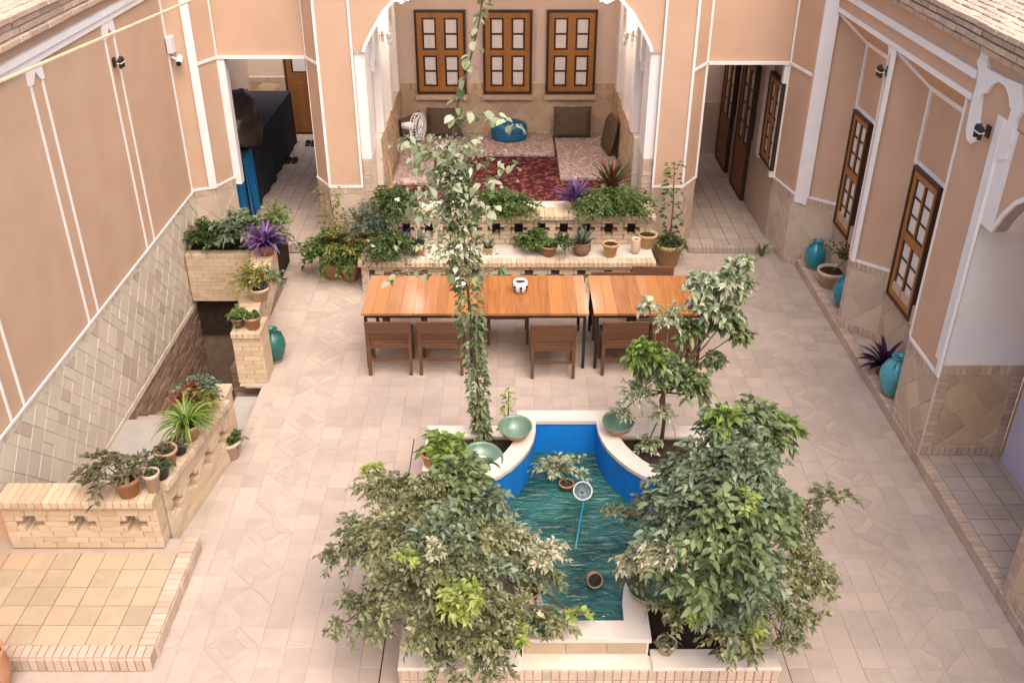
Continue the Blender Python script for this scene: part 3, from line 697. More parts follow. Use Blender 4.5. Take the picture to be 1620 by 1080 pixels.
for sgn in (-1, 1):
    X0 = sgn * 1.95
    MB().box(*sorted((X0, sgn * 2.2)), 13.6, 16.7, 1.58, 3.3).build('side_wall', m_plaster2, bb)
    MB().box(*sorted((sgn * 1.86, sgn * 2.2)), 13.6, 16.7, .6, 1.58).build('dado_backing', m_joint, bb)
    F = Field(bb, 'dado_brick', m_ochre, 80, 'side_dado_bricks', bev=.003)
    if sgn < 0: running(F, 13.6, IF, 16.6, 1.585, (-1.86, 0, 0), UY, UZ, UX, .012, .2, .062, .006)
    else: running(F, -16.6, IF, -13.6, 1.585, (1.86, 0, 0), -UY, UZ, -UX, .012, .2, .062, .006)
    F.flush()
    for yc in (14.02, 15.12, 16.22):
        MB().box(*sorted((sgn * 1.835, X0 + sgn * .01)), yc - .15, yc + .15, 1.585, 3.12).build('white_pilaster', m_white, bb)
    for y0, y1 in ((13.62, 13.87), (14.17, 14.97), (15.27, 16.07)):
        mm = (y0 + y1) / 2; hw = (y1 - y0) / 2
        poly = [(y0, 2.55)] + [(mm - hw * math.cos(t), 2.55 + hw * 0.9 * math.sin(t)) for t in [math.pi * k / 10 for k in range(11)]] + [(y1, 2.55), (y1, 3.12), (y0, 3.12)]
        poly2 = [poly[0]] + poly[2:-3] + poly[-2:]
        MB().prism(poly2, (X0, 0, 0), UY, UZ, UX * -sgn, -.01, .07).build('niche_head', m_white, bb)
# rear wall of the porch
YI = 16.6
MB().box(-2.2, 2.2, YI, YI + .2, 1.6, 4.6).build('rear_wall', m_plaster2, bb)
dado(bb, (-1.86, YI - .02), (1.86, YI - .02), IF, 1.60, 1, m_ochre, m_ochre, size=.30, band=.12, lim=120, bw=.07)
for x0, x1 in ((-1.57, -.71), (-.42, .42), (.66, 1.51)):
    leafwin(bb, (x0, YI - .035, 1.42), UX, -UY, x1 - x0, 1.40, 2, (2, 2), dark=.04, stile=.085, mid=.13, rail=.09, pane_gap=.03)
    MB().box(x0 - .02, x1 + .02, YI - .11, YI - .03, 1.33, 1.41).build('window_sill', m_brickp, bb)

# passages
MB().box(-5.0, -2.70, 13.05, 18.6, -.01, PZ - .012).build('passage_floor', m_mortar, bb)
F = Field(bb, 'passage_tile', m_tile, 200, 'passage_paving', bev=.003)
for i in range(8):
    for j in range(25):
        F.rect(-4.4 + i * .205, 13.16 + j * .205, -4.4 + (i + 1) * .205 - .006, 13.16 + (j + 1) * .205 - .006, (0, 0, PZ - .018), UX, UY, UZ, .018)
for i in range(28): F.rect(-4.4 + i * .062 + .003, 13.03, -4.4 + (i + 1) * .062 - .003, 13.155, (0, 0, 0.012), UX, UY, UZ, PZ - .012)
F.flush()
MB().box(2.70, 4.4, 13.05, 17.5, -.01, .078).build('passage_floor', m_mortar, bb)
F = Field(bb, 'passage_tile', m_tile, 200, 'passage_paving', bev=.003)
for i in range(6):
    for j in range(20):
        F.rect(2.72 + i * .205, 13.16 + j * .205, 2.72 + (i + 1) * .205 - .006, 13.16 + (j + 1) * .205 - .006, (0, 0, .072), UX, UY, UZ, .018)
for i in range(20): F.rect(2.72 + i * .062 + .003, 13.03, 2.72 + (i + 1) * .062 - .003, 13.155, (0, 0, 0.004), UX, UY, UZ, .085)
F.flush()
for q in ((-5.1, -4.95, 13.5, 18.4, 0, 2.95), (-5.1, -2.6, 18.35, 18.5, 0, 2.95), (-2.74, -2.6, 13.55, 18.4, 1.05, 2.95), (2.58, 2.72, 13.55, 17.4, 1.05, 2.95), (2.58, 4.2, 17.35, 17.5, 1.05, 2.95), (3.94, 4.2, 13.42, 17.4, 1.12, 2.95)):
    MB().box(*q).build('passage_wall', m_plaster2, bb)
for q in ((-2.76, -2.6, 13.55, 18.4, 0, 1.05), (2.58, 2.74, 13.55, 17.4, 0, 1.05), (2.58, 4.2, 17.33, 17.5, 0, 1.05), (3.92, 4.2, 13.42, 17.4, 0, 1.12)):
    MB().box(*q).build('passage_dado', m_pinkdado, bb)
dado(bb, (-4.95, 18.33), (-4.25, 18.33), PZ, 1.25, 1, m_ochre, m_brickp, size=.26, lim=20)
for x0, x1 in ((-5.1, -2.6), (2.58, 4.2)): MB().box(x0, x1, 13.56, 16.3, 2.95, 3.05).build('passage_ceiling', m_plaster2, bb)   # stops short: the unroofed rear is an added opening to brighten the passages
leafwin(bb, (-4.25, 18.33, PZ), UX, -UY, .98, 2.35, 2, (3,), name='door', wood=m_oakx, lower=1.05, stile=.10, mid=.10)
leafwin(bb, (3.89, 14.12, 1.15), -UY, -UX, .72, 1.28, 2, (2, 2), stile=.07, mid=.09, rail=.09)
leafwin(bb, (3.89, 15.78, .09), -UY, -UX, .88, 2.2, 2, (4,), name='door', wood=m_oakx, lower=.75, stile=.09, mid=.10)
leafwin(bb, (3.89, 17.1, .09), -UY, -UX, .86, 2.2, 2, (4,), name='door', wood=m_oakx, lower=.75, stile=.09, mid=.10)
MB().box(3.86, 3.93, 14.14, 14.32, 1.1, 2.5).build('white_jamb', m_white, bb)
MB().box(-2.5, 2.5, 13.2, 17.0, 5.15, 5.25).build('roof', m_plaster, bb)

# ------------------------------------------------------------------ right wall
rw = thing('niche_wall', 'clay plaster wall with splayed window niches, white ribs and ornate gypsum crest', 'building')
rseg = [((4.20, 12.62), (4.55, 12.31), 1), ((4.55, 12.31), (4.55, 11.0), 0), ((4.55, 11.0), (4.20, 10.67), -1), ((4.20, 10.67), (4.20, 10.55), 2),
        ((4.20, 10.55), (4.55, 10.22), 1), ((4.55, 10.22), (4.55, 8.98), 0), ((4.55, 8.98), (4.20, 8.66), -1), ((4.20, 8.66), (4.20, 7.905), 2)]
NZ0, NZ1 = 3.24, 3.58
def wallquad(a, b, z0, za, zb, t=.16):
    a3, b3 = Vector((a[0], a[1], 0)), Vector((b[0], b[1], 0)); d = (b3 - a3).normalized(); n = Vector((-d.y, d.x, 0)) * t
    P = [a3 + UZ * z0, b3 + UZ * z0, b3 + UZ * zb, a3 + UZ * za]
    return MB().raw([*P, *[p + n for p in P]], [(0, 1, 2, 3), (7, 6, 5, 4), (0, 4, 5, 1), (1, 5, 6, 2), (2, 6, 7, 3), (3, 7, 4, 0)])
tr = []
for a, b, k in rseg:
    za, zb = {1: (NZ1, NZ0), 0: (NZ0, NZ0), -1: (NZ0, NZ1), 2: (NZ1, NZ1)}[k]
    wallquad(a, b, DZ, za, zb).build('plaster', m_plaster, rw)
    dado(rw, a, b, LZ, DZ if k else 0.84, 1, m_pinkdado, m_brickp, size=.27, band=.10, lim=80)
    n = pn(a, b); tr.append(((a[0], a[1], DZ + .012), (b[0], b[1], DZ + .012), .035, .016, n)) if k else None
    if k == 0: MB().box(4.5, 4.70, min(a[1], b[1]), max(a[1], b[1]), .82, DZ).build('niche_sill', m_brickp, rw)
    if k == 1: tr += [((a[0], a[1] - .03, DZ), (a[0], a[1] - .03, NZ1), .05, .02, n), ((a[0], a[1], NZ1), (b[0], b[1], NZ0), .05, .018, n)]
    if k == 0: tr += [((a[0] - .002, a[1], NZ0), (b[0] - .002, b[1], NZ0), .055, .02, (-1, 0, 0)), ((a[0], a[1] - .03, 2.42), (a[0], a[1] - .03, NZ0), .06, .022, (-1, 0, 0)),
                       ((a[0], a[1], 2.44), (b[0], b[1] - 0, 2.44), .04, .024, (-1, 0, 0)), ((a[0], a[1] - .025, .95), (a[0], a[1] - .025, 2.42), .04, .016, (-1, 0, 0))]
    if k == 2: tr += [((4.20, a[1] - .012, DZ), (4.20, a[1] - .012, NZ1), .022, .016, (-1, 0, 0)), ((4.20, b[1] + .02, DZ), (4.20, b[1] + .02, NZ1), .04, .018, (-1, 0, 0))]
for (y0, y1, yi0, yi1) in ((12.62, 10.67, 12.31, 11.0), (10.55, 8.66, 10.22, 8.98)):     # sloping niche heads
    MB().raw([(4.20, y0, NZ1), (4.20, y1, NZ1), (4.55, yi1, NZ0), (4.55, yi0, NZ0)], [(0, 1, 2, 3)]).build('niche_head', m_plaster, rw, fixn=False)
MB().seg((4.20, 12.62), (4.20, 2.5), NZ1, 4.02, .4, 1).build('plaster', m_plaster, rw)
for z, w in ((3.60, .05), (3.80, .075)): tr.append(((4.20, 12.62, z), (4.20, 8.56, z), w, .025 if z > 3.7 else .02, (-1, 0, 0)))
trims(rw, 'white_rib', m_white, tr)
for y in (10.61,): MB().prism([(-.09, 0), (.09, 0), (.05, -.07), (.055, -.16), (.0, -.05), (-.055, -.16), (-.05, -.07)], (4.20, y, 3.58), -UY, UZ, -UX, -.004, .02).build('rib_capital', m_white, rw)
leafwin(rw, (4.518, 12.22, .84), -UY, -UX, .62, 1.58, 2, (3, 3), stile=.065, colgap=.025, rail=.10, pane_gap=.02)
leafwin(rw, (4.518, 10.10, .84), -UY, -UX, .72, 1.58, 2, (3, 3), stile=.075, colgap=.025, rail=.10, pane_gap=.02)
# alcove
wallquad((4.197, 7.88), (5.05, 7.88), 1.19, 3.6, 3.6).build('white_reveal', m_white, rw)
dado(rw, (4.20, 7.87), (5.02, 7.87), LZ, 1.19, 1, m_ochre, m_brickp, size=.25, band=.11, lim=120, endband=True)
trims(rw, 'white_rib', m_white, [((4.20, 7.88, 1.06), (4.20, 7.88, 3.6), .03, .03, (-1, -1, 0))])
wallquad((5.05, 7.9), (5.05, 6.62), 0, 3.6, 3.6).build('plaster', m_plaster, rw)
wallquad((5.05, 6.62), (4.20, 5.95), DZ, 3.6, 3.6).build('plaster', m_plaster, rw)
wallquad((4.20, 5.95), (4.20, 2.5), DZ, 3.6, 3.6).build('plaster', m_plaster, rw)
dado(rw, (5.05, 6.62), (4.20, 5.95), LZ, DZ, 1, m_ochre, m_brickp, size=.25, band=.11, lim=60, endband=True)
dado(rw, (4.20, 5.95), (4.20, 3.2), LZ, DZ, 1, m_ochre, m_brickp, size=.25, band=.11, lim=60, endband=True)
MB().box(5.0, 5.045, 6.75, 7.78, LZ, 1.28).build('lilac_panel', m_lilac, rw)
aa = [(7.64, 2.68), (7.52, 2.88), (7.38, 3.04), (7.15, 3.2), (6.9, 3.32), (6.6, 3.24), (6.3, 3.1), (6.1, 2.92), (5.95, 2.70)]
MB().prism(aa + [(5.95, 3.57), (7.64, 3.57)], (4.20, 0, 0), UY, UZ, -UX, -.12, .0).build('spandrel', m_plaster, rw)
MB().box(4.19, 5.04, 7.642, 7.878, 2.68, 3.57).build('arch_springer', m_white, rw)
n = len(aa); MB().raw([(4.22, y, z) for y, z in aa] + [(5.1, y, z) for y, z in aa], [(i, i + 1, n + i + 1, n + i) for i in range(n - 1)]).build('arch_soffit', m_white, rw, fixn=False)
for i in range(n - 1): MB().bar((4.20, aa[i][0], aa[i][1] + .015), (4.20, aa[i + 1][0], aa[i + 1][1] + .015), .04, .02, (-1, 0, 0)).build('arch_trim', m_white, rw)
# gypsum crest above the blank panel
def zpt(x, y): q = atX(1300 + x / 4.5, y / 4.5, 4.20); return (-q.y, q.z)
left = [(1158, 350), (1192, 362), (1225, 372), (1200, 425), (1202, 490), (1300, 540), (1350, 565), (1330, 612), (1280, 583), (1235, 605), (1210, 640), (1190, 668), (1160, 668), (1146, 740), (1134, 850), (1134, 950), (1112, 1008), (1080, 1026), (1052, 992), (1046, 930), (1078, 760), (1122, 600), (1138, 500), (1126, 440), (1150, 400)]
MB().prism([zpt(*p) for p in left][::-1], (4.20, 0, 0), -UY, UZ, -UX, -.004, .028).build('gypsum_crest', m_white, rw)
def zp3(x, y): q = atX(1400 + x / 3.6, 60 + y / 3.6, 4.20); return (-q.y, q.z)
right = [(596, 182), (800, 268), (800, 420), (765, 470), (735, 600), (700, 690), (665, 698), (636, 670), (640, 625), (668, 560), (718, 470), (738, 402), (728, 398), (722, 330), (700, 275), (664, 250), (645, 255), (620, 215)]
MB().prism([zp3(*p) for p in right][::-1], (4.20, 0, 0), -UY, UZ, -UX, -.003, .027).build('gypsum_crest', m_white, rw)
MB().box(4.14, 7.0, 2.5, 12.75, 4.02, 4.24).build('parapet_core', m_mortar, rw)
F = Field(rw, 'parapet_brick', m_brickp, 300, 'parapet_bricks', bev=0.008, jit=0.006, tilt=0.02)
for r, off in ((0, 0), (1, .5), (2, 0), (3, .5)):
    course(F, -12.7, -6.5, 4.02 + .064 * r, 4.08 + .064 * r, (4.14, 0, 0), -UY, UZ, -UX, (.02, .045, .03, .05)[r], 0.2, 0.012, off)
for i in range(8):
    course(F, 6.5, 12.7, 0, .105, (4.12 + .115 * (i + 1), 0, 4.25), UY, -UX, UZ, .02, .21, .014, .5 if i % 2 else 0)
F.flush()

# ------------------------------------------------------------------ bench and porch parapet
pp = thing('porch_parapet', 'perforated brick parapet closing the carpeted porch, row of dark cross openings', 'parapet')
F = Field(pp, 'brick', m_brick, 300, 'brickwork', bev=.004)
X0, X1, YP = -1.93, 2.02, 12.33
cs = [1.73 - .315 * k for k in range(12)]
zz = [.47, .535, .60, .657, .715, .772, .835]
for i in range(6):
    w = {2: .055, 3: .115, 4: .055}.get(i, 0); hs = [(c - w, c + w) for c in cs] if w else []
    course(F, X0, X1, zz[i], zz[i + 1], (0, YP + .12, 0), UX, UZ, -UY, .12, .158, .006, .5 if i % 2 else 0, hs)
k = 60
for i in range(k):
    w = (X1 - X0 + .06) / k; F.rect(X0 - .03 + i * w + .002, .838, X0 - .03 + (i + 1) * w - .002, .90, (0, 12.62, 0), UX, UZ, -UY, .34)
F.flush()
MB().box(X0, X1, 12.622, 12.86, .835, .896).build('parapet_top', m_joint, pp)
MB().box(X0, X1, 12.80, 12.858, 0, .832).build('inner_wall', m_darkjoint, pp)  # dark colour on the cavity back adds painted shade behind the cross openings
for xa, xb in ((X0, X0 + .03), (X1 - .03, X1)): MB().box(xa, xb, 12.46, 12.798, 0, .832).build('end_wall', m_brick, pp)
bn = thing('brick_bench', 'long buff brick ledge bench with pale top, lined with flower pots behind the tables', 'bench')
F = Field(bn, 'brick', m_brick, 300, 'brickwork', bev=.004)
cs = [1.73 - .36 * k for k in range(11)]
for i in range(6):
    w = {3: .115, 4: .055, 2: .055}.get(i, 0); hs = [(c - w, c + w) for c in cs] if w else []
    course(F, -2.0, 1.98, .0 + i * .066, .066 + i * .066, (0, 11.88, 0), UX, UZ, -UY, .12, .2, .006, .5 if i % 2 else 0, hs)
for i in range(62):
    w = 4.04 / 62; F.rect(-2.03 + i * w + .002, .40, -2.03 + (i + 1) * w - .002, .47, (0, 11.86, 0), UX, UZ, -UY, .16)
F.flush()
MB().box(-2.0, 1.98, 11.88, 12.34, 0, .2).box(-2.02, 2.0, 11.86, 12.36, .40, .464).box(-2.0, -1.9, 11.8, 12.34, 0, .40).box(1.88, 1.98, 11.8, 12.34, 0, .40).build('bench_slab', m_marble, bn)

# ------------------------------------------------------------------ fountain pool with corner planters
pool = thing('fountain_pool', 'Persian style pool with pale stone rim, blue inner walls and planted corners', 'pool')
PCX2, PCY = 0.585, 6.57
QP = [(.315, 1.34), (.32, 1.15), (.345, 1.0), (.39, .86), (.46, .72), (.55, .58), (.66, .46), (.80, .36), (.95, .29), (1.0, .15)]
def half(off):
    """quarter outline of the basin, offset outward by off: straight end, flaring concave corner, side"""
    pts = [(QP[0][0] + off, QP[0][1] + off)]
    for i in range(1, len(QP) - 1):
        dx, dy = QP[i + 1][0] - QP[i - 1][0], QP[i + 1][1] - QP[i - 1][1]; L = math.hypot(dx, dy); pts.append((QP[i][0] - dy / L * off, QP[i][1] + dx / L * off))
    return pts + [(QP[-1][0] + off, QP[-1][1])]
def outline(off):
    q = half(off); P = [(x, y) for x, y in q] + [(x, -y) for x, y in q[::-1]] + [(-x, -y) for x, y in q] + [(-x, y) for x, y in q[::-1]]
    return [(PCX2 + x, PCY + y) for x, y in P]
RZ = .52; PLZ = .36; WZ = .12
inn, out = outline(0), outline(.16); n = len(inn)
ring = lambda a, b, za, zb: ([(x, y, za) for x, y in a] + [(x, y, zb) for x, y in b], [(i, (i + 1) % n, n + (i + 1) % n, n + i) for i in range(len(a))])
MB().raw(*ring(inn, inn, -.15, RZ - .03)).build('blue_wall', m_blue, pool)
MB().raw([(x, y, -.12) for x, y in inn], [tuple(range(n))]).build('pool_bottom', m_turq, pool, fixn=False)
o2, i2 = outline(.175), outline(-.012)
rm = MB(); rm.raw(*ring(i2, i2, RZ - .04, RZ)); rm.raw(*ring(i2, o2, RZ, RZ)); rm.raw(*ring(o2, o2, RZ, RZ - .04)); rm.raw(*ring(o2, i2, RZ - .04, RZ - .04))
rm.build('stone_rim', m_marble, pool)
MB().raw(*ring(out, out, 0, RZ - .04)).build('outer_wall', m_joint, pool)
F = Field(pool, 'facing_tile', m_tile2, 100, 'facing_tiles', bev=.003)
yf = PCY - 1.34 - .16
course(F, PCX2 - .46, PCX2 + .46, PLZ, RZ - .045, (0, yf, 0), UX, UZ, -UY, .012, .31, .006)
course(F, -(PCX2 + .46), -(PCX2 - .46), 0, RZ - .045, (0, PCY + 1.50, 0), -UX, UZ, UY, .012, .31, .006); F.flush()
# planter box
OX0, OX1, OY0, OY1 = -.80, 2.02, 4.94, 8.03
MB().box(OX0, OX1, OY0, OY0 + .13, 0, PLZ - .03).box(OX0, PCX2 - .47, OY1 - .13, OY1, 0, PLZ - .03).box(PCX2 + .47, OX1, OY1 - .13, OY1, 0, PLZ - .03).box(OX0, OX0 + .13, OY0 + .13, OY1 - .13, 0, PLZ - .03).box(OX1 - .13, OX1, OY0 + .13, OY1 - .13, 0, PLZ - .03).build('planter_wall', m_joint, pool)
F = Field(pool, 'planter_brick', m_brickp, 300, 'planter_bricks', bev=.004)
for zz0, zz1 in ((.0, .11), (.11, .22), (.22, PLZ - .03)):
    course(F, OX0, OX1, zz0, zz1, (0, OY0, 0), UX, UZ, -UY, .014, .066, .007)
    course(F, -OY1, -OY0, zz0, zz1, (OX0, 0, 0), -UY, UZ, -UX, .014, .066, .007)
    course(F, OY0, OY1, zz0, zz1, (OX1, 0, 0), UY, UZ, UX, .014, .066, .007)
F.flush()
F = Field(pool, 'coping_slab', m_marble, 80, bev=.006, jit=.001, tilt=.002)
e0, e1 = PCX2 - .49, PCX2 + .49
for a, b in ((OX0 - .02, e0), (e1, OX1 + .02)):
    course(F, a, b, OY0 - .02, OY0 + .17, (0, 0, PLZ - .03), UX, UY, UZ, .032, .62, .006); course(F, a, b, OY1 - .17, OY1 + .02, (0, 0, PLZ - .03), UX, UY, UZ, .032, .62, .006)
for a, b in ((OX0 - .02, OX0 + .15), (OX1 - .15, OX1 + .02)):
    y = OY0 + .175
    while y < OY1 - .2: F.rect(a, y, b, min(y + .54, OY1 - .175), (0, 0, PLZ - .03), UX, UY, UZ, .032); y += .546
F.flush()
MB().raw([(OX0 + .1, OY0 + .1, .27), (OX1 - .1, OY0 + .1, .27), (OX1 - .1, OY1 - .1, .27), (OX0 + .1, OY1 - .1, .27)] + [(x, y, .27) for x, y in out], [(0, 1, 2, 3)][:0]).build('x', m_soil, pool) if False else None
so = MB()
for sx in (-1, 1):
    for sy in (-1, 1):
        q = half(.155); cxo = (OX1 - .1 - PCX2) if sx > 0 else (PCX2 - OX0 - .1); cyo = 1.50
        P = [(q[0][0], cyo)] + q[1:] + [(q[-1][0], 0), (cxo, 0), (cxo, cyo)]
        P = [(PCX2 + sx * x, min(OY1 - .1, max(OY0 + .1, PCY + sy * y)), .285) for x, y in P]
        MB().raw(P, [tuple(range(len(P)))]).build('soil', m_soil, pool)
for x0, x1, g0, g1 in ((-.99, OX0 - .016, -1.004, -.992), (OX1 + .016, 2.20, 2.202, 2.214)):
    MB().box(x0, x1, 4.2, 8.30, -.02, .022).build('plinth', m_tile, pool); MB().box(g0, g1, 4.2, 8.30, -.02, .003).build('plinth_joint', m_black, pool)
wt = tag(MB().raw([(x, y, WZ) for x, y in inn], [tuple(range(n))]).build('water', m_water, None, fixn=False), kind='structure')

# ------------------------------------------------------------------ furniture
def make_table(label, x0, x1, group):
    y0, y1, zt = 9.72, 10.72, .76
    t = thing('dining_table', label, 'table', ((x0 + x1) / 2, (y0 + y1) / 2, 0), 0, group); hw, hd = (x1 - x0) / 2, (y1 - y0) / 2
    nP = 9; w = 2 * hw / nP; cuts = [-hw + i * w + (random.uniform(-.03, .03) if 0 < i < nP else 0) for i in range(nP + 1)]
    for i in range(nP):
        MB().box(cuts[i] + .0006, cuts[i + 1] - .0006, -hd, hd, zt - .03, zt + random.uniform(-.0008, .0008)).build('plank', m_table, t, bevel=.0012)
    fr = MB().box(-hw + .03, hw - .03, -hd + .03, -hd + .06, zt - .075, zt - .031).box(-hw + .03, hw - .03, hd - .06, hd - .03, zt - .075, zt - .031)
    fr.box(-hw + .03, -hw + .06, -hd + .061, hd - .061, zt - .075, zt - .031).box(hw - .06, hw - .03, -hd + .061, hd - .061, zt - .075, zt - .031); fr.build('apron', m_black, t)
    for sx in (-1, 1):
        for sy in (-1, 1):
            a, b = sx * (hw - .045), sy * (hd - .045); MB().box(a - .018, a + .018, b - .018, b + .018, 0, zt - .076).build('leg', m_black, t)
    return t
make_table('long honey wood table whose left end stands free, two chairs pushed in', -1.70, -.385, 'dining tables')
make_table('honey wood table in the middle of the row, white patterned cup on it', -.375, .945, 'dining tables')
make_table('honey wood table behind the young citrus tree, set apart by a gap', 1.00, 2.31, 'dining tables')
def make_chair():
    t = thing('wooden_chair', 'x', 'chair', (0, 0, 0), 0, 'wooden chairs at the tables')
    w, d = .52, .42
    for sx in (-1, 1):
        x = sx * (w / 2 - .02)
        MB().raw([(x - .019, -.02, 0), (x + .019, -.02, 0), (x + .019, .025, 0), (x - .019, .025, 0), (x - .019, .0, .44), (x + .019, .0, .44), (x + .019, .042, .44), (x - .019, .042, .44), (x - .018, -.045, .72), (x + .018, -.045, .72), (x + .018, -.01, .72), (x - .018, -.01, .72)],
                 [(0, 3, 2, 1), (0, 1, 5, 4), (1, 2, 6, 5), (2, 3, 7, 6), (3, 0, 4, 7), (4, 5, 9, 8), (5, 6, 10, 9), (6, 7, 11, 10), (7, 4, 8, 11), (8, 9, 10, 11)]).build('leg', m_chair, t)
        MB().box(x - .018, x + .018, d - .04, d, 0, .42).build('leg', m_chair, t)
        MB().box(x - .010, x + .010, .03, d - .04, .17, .20).build('side_rail', m_chair, t)
    MB().box(-w / 2 + .005, w / 2 - .005, .03, d + .01, .42, .445).build('seat', m_chair, t, bevel=.006)
    MB().box(-w / 2 + .04, w / 2 - .04, .012, .03, .36, .42).build('apron', m_chair, t); MB().box(-w / 2 + .04, w / 2 - .04, d - .03, d - .012, .36, .42).build('apron', m_chair, t)
    b = MB().box(-w / 2 - .005, w / 2 + .005, -.045, -.02, .575, .735); b.v = [(x, y + (.735 - z) * .12, z) for x, y, z in b.v]; b.build('backrest', m_chair, t, bevel=.005)
    MB().box(-w / 2 + .04, w / 2 - .04, .005, .025, .19, .22).build('stretcher', m_chair, t)
    return t
ch0 = make_chair()
chs = [((-1.38, 9.60, .02), 'brown wooden chair pushed under the free end of the table row'), ((-.78, 9.60, -.02), 'brown wooden chair beside the climbing vine, second from the free table end'),
       ((.53, 9.53, .0), 'brown wooden chair standing alone at the middle table, pulled slightly out'), ((1.36, 9.60, .01), 'brown wooden chair next to the table gap, partly behind the citrus tree'),
       ((1.94, 9.60, -.02), 'brown wooden chair almost hidden by the citrus tree leaves'),
       ((-1.3, 10.85, math.pi), 'brown wooden chair on the bench side of the free ended table'), ((0.0, 10.72, math.pi + .01), 'brown wooden chair tucked in from the bench side of the middle table'),
       ((1.32, 10.84, math.pi), 'brown wooden chair between bench and table gap, low behind the tabletop'), ((1.86, 11.0, math.pi - .03), 'brown wooden chair whose backrest rises behind the far table end')]
for i, (p, lb) in enumerate(chs):
    c = ch0 if i == 0 else copy_tree(ch0); c.location = (p[0], p[1], 0); c.rotation_euler = (0, 0, p[2]); c['label'] = lb
def cup(u, v, lb, sc=1.0):
    p = atZ(u, v, .762); t = thing('patterned_cup', lb, 'cup', p, 0, 'cups on the tables')
    MB().lathe([(0.001, 0), (.055, 0), (.082, .03), (.092, .08), (.088, .13), (.078, .15), (.070, .148), (.078, .10), (.001, .09)], 20).build('cup_body', m_white, t, smooth=True)
    MB().lathe([(.001, .118), (.074, .118)], 16).build('filling', m_soil, t)
    for k in range(7):
        a = k * 2 * math.pi / 7 + .3
        for z, hgt, ww in ((.085, .03, .016), (.045, .022, .012)):
            c, s = math.cos(a), math.sin(a); r = .093 if z > .06 else .086
            MB().bar((c * r, s * r, z - hgt / 2), (c * (r + .001), s * (r + .001), z + hgt / 2), ww * 2, .003, (c, s, 0)).build('black_mark', m_black, t)
    t.scale = (sc, sc, sc)
cup(728, 458, 'white cup with black marks half behind the vine stem', .9); cup(823, 461, 'white cup with black marks alone on the middle table', 1.0)

# ------------------------------------------------------------------ porch furnishing
rug = tag(MB().box(-1.75, 1.62, 12.95, 15.9, IF + .001, IF + .012).build('rug', m_rug), 'dark red patterned rug spread over the porch floor', 'rug')
def mattress(lb, x0, x1, y0, y1):
    m = MB().box(x0, x1, y0, y1, IF + .013, IF + .09); o = m.build('floor_mattress', m_mattress, None, bevel=.025, smooth=False); tag(o, lb, 'mattress', 'floor mattresses in the porch')
mattress('long patterned floor mattress along the rear porch wall', -1.78, .80, 15.5, 16.55)
mattress('pinkish patterned floor mattress beside the red leaved plants', .83, 1.80, 14.35, 16.55)
mattress('patterned floor mattress under the standing fan', -1.80, -.75, 14.15, 15.47)
def cushion(lb, p, w, h, d, rz, lean=0.12, tufts=True, shape=0):
    t = thing('floor_cushion', lb, 'cushion', p, rz, 'brown tufted cushions')
    nx, nz = 14, 10; vv = []; ff = []
    for side in (-1, 1):
        for j in range(nz + 1):
            for i in range(nx + 1):
                a, b = i / nx * 2 - 1, j / nz * 2 - 1; th = d / 2 * (1 - .55 * max(abs(a), abs(b)) ** 4)
                if tufts: th -= .018 * max(0, math.cos(a * 7.5) * math.cos(b * 6.5))
                ed = max(abs(a), abs(b)) >= .999
                x = a * w / 2 * (1 - .03 * (1 - b * b)) ; z = h / 2 + b * h / 2 * (1 - .05 * (1 - a * a))
                if shape: x *= (1 - .35 * max(0, abs(b) - .3) ** 1.2)
                vv.append((x, side * (0 if ed else th) + (z * lean), z))
    m = (nx + 1) * (nz + 1)
    for sd in (0, 1):
        for j in range(nz):
            for i in range(nx):
                q = (sd * m + j * (nx + 1) + i, sd * m + j * (nx + 1) + i + 1, sd * m + (j + 1) * (nx + 1) + i + 1, sd * m + (j + 1) * (nx + 1) + i); ff.append(q if sd == 0 else q[::-1])
    MB().raw(vv, ff).build('cushion_body', m_cushion, t, smooth=True)
    if tufts:
        for a in (-.8, -.4, 0, .4, .8):
            for b in (-.5, 0, .5):
                z = h / 2 + b * h / 2; MB().lathe([(.001, .012), (.012, .006), (.014, 0)], 6).build('tuft_button', m_darkwood, t)
                o = t.children[-1]; o.location = (a * w / 2, -(d / 2 * .72) + z * lean, z); o.rotation_euler = (R(90), 0, 0)
FZ = IF + .09
cushion('brown tufted cushion behind the standing fan', (-1.10, 16.32, FZ), .62, .52, .20, 0)
cushion('square brown tufted cushion leaning on the rear porch wall near the corner', (1.13, 16.32, FZ), .66, .54, .20, 0)
cushion('brown oval cushion propped against the side wall of the porch', (1.66, 15.55, FZ), .62, .62, .16, -R(82), .18, True, 1)
cushion('dark brown cushion in the corner left of the fan', (-1.62, 16.0, FZ), .55, .5, .18, R(60))
t = thing('blue_pouf', 'round blue vinyl storage pouf against the rear porch wall', 'pouf', (.03, 16.25, FZ))
b = MB().lathe([(.001, 0), (.28, 0), (.315, .03), (.32, .1), (.31, .115), (.32, .13), (.32, .22), (.29, .29), (.20, .325), (.001, .33)], 26); b.v = [(x * .98, y * .72, z) for x, y, z in b.v]; b.build('pouf_body', m_bluevinyl, t, smooth=True)
b = MB().tube([(.325 * math.cos(a) * .98, .325 * math.sin(a) * .72, .122) for a in [k * math.pi / 14 for k in range(29)]], .008, 5, False); b.build('piping', m_blue, t, smooth=True)
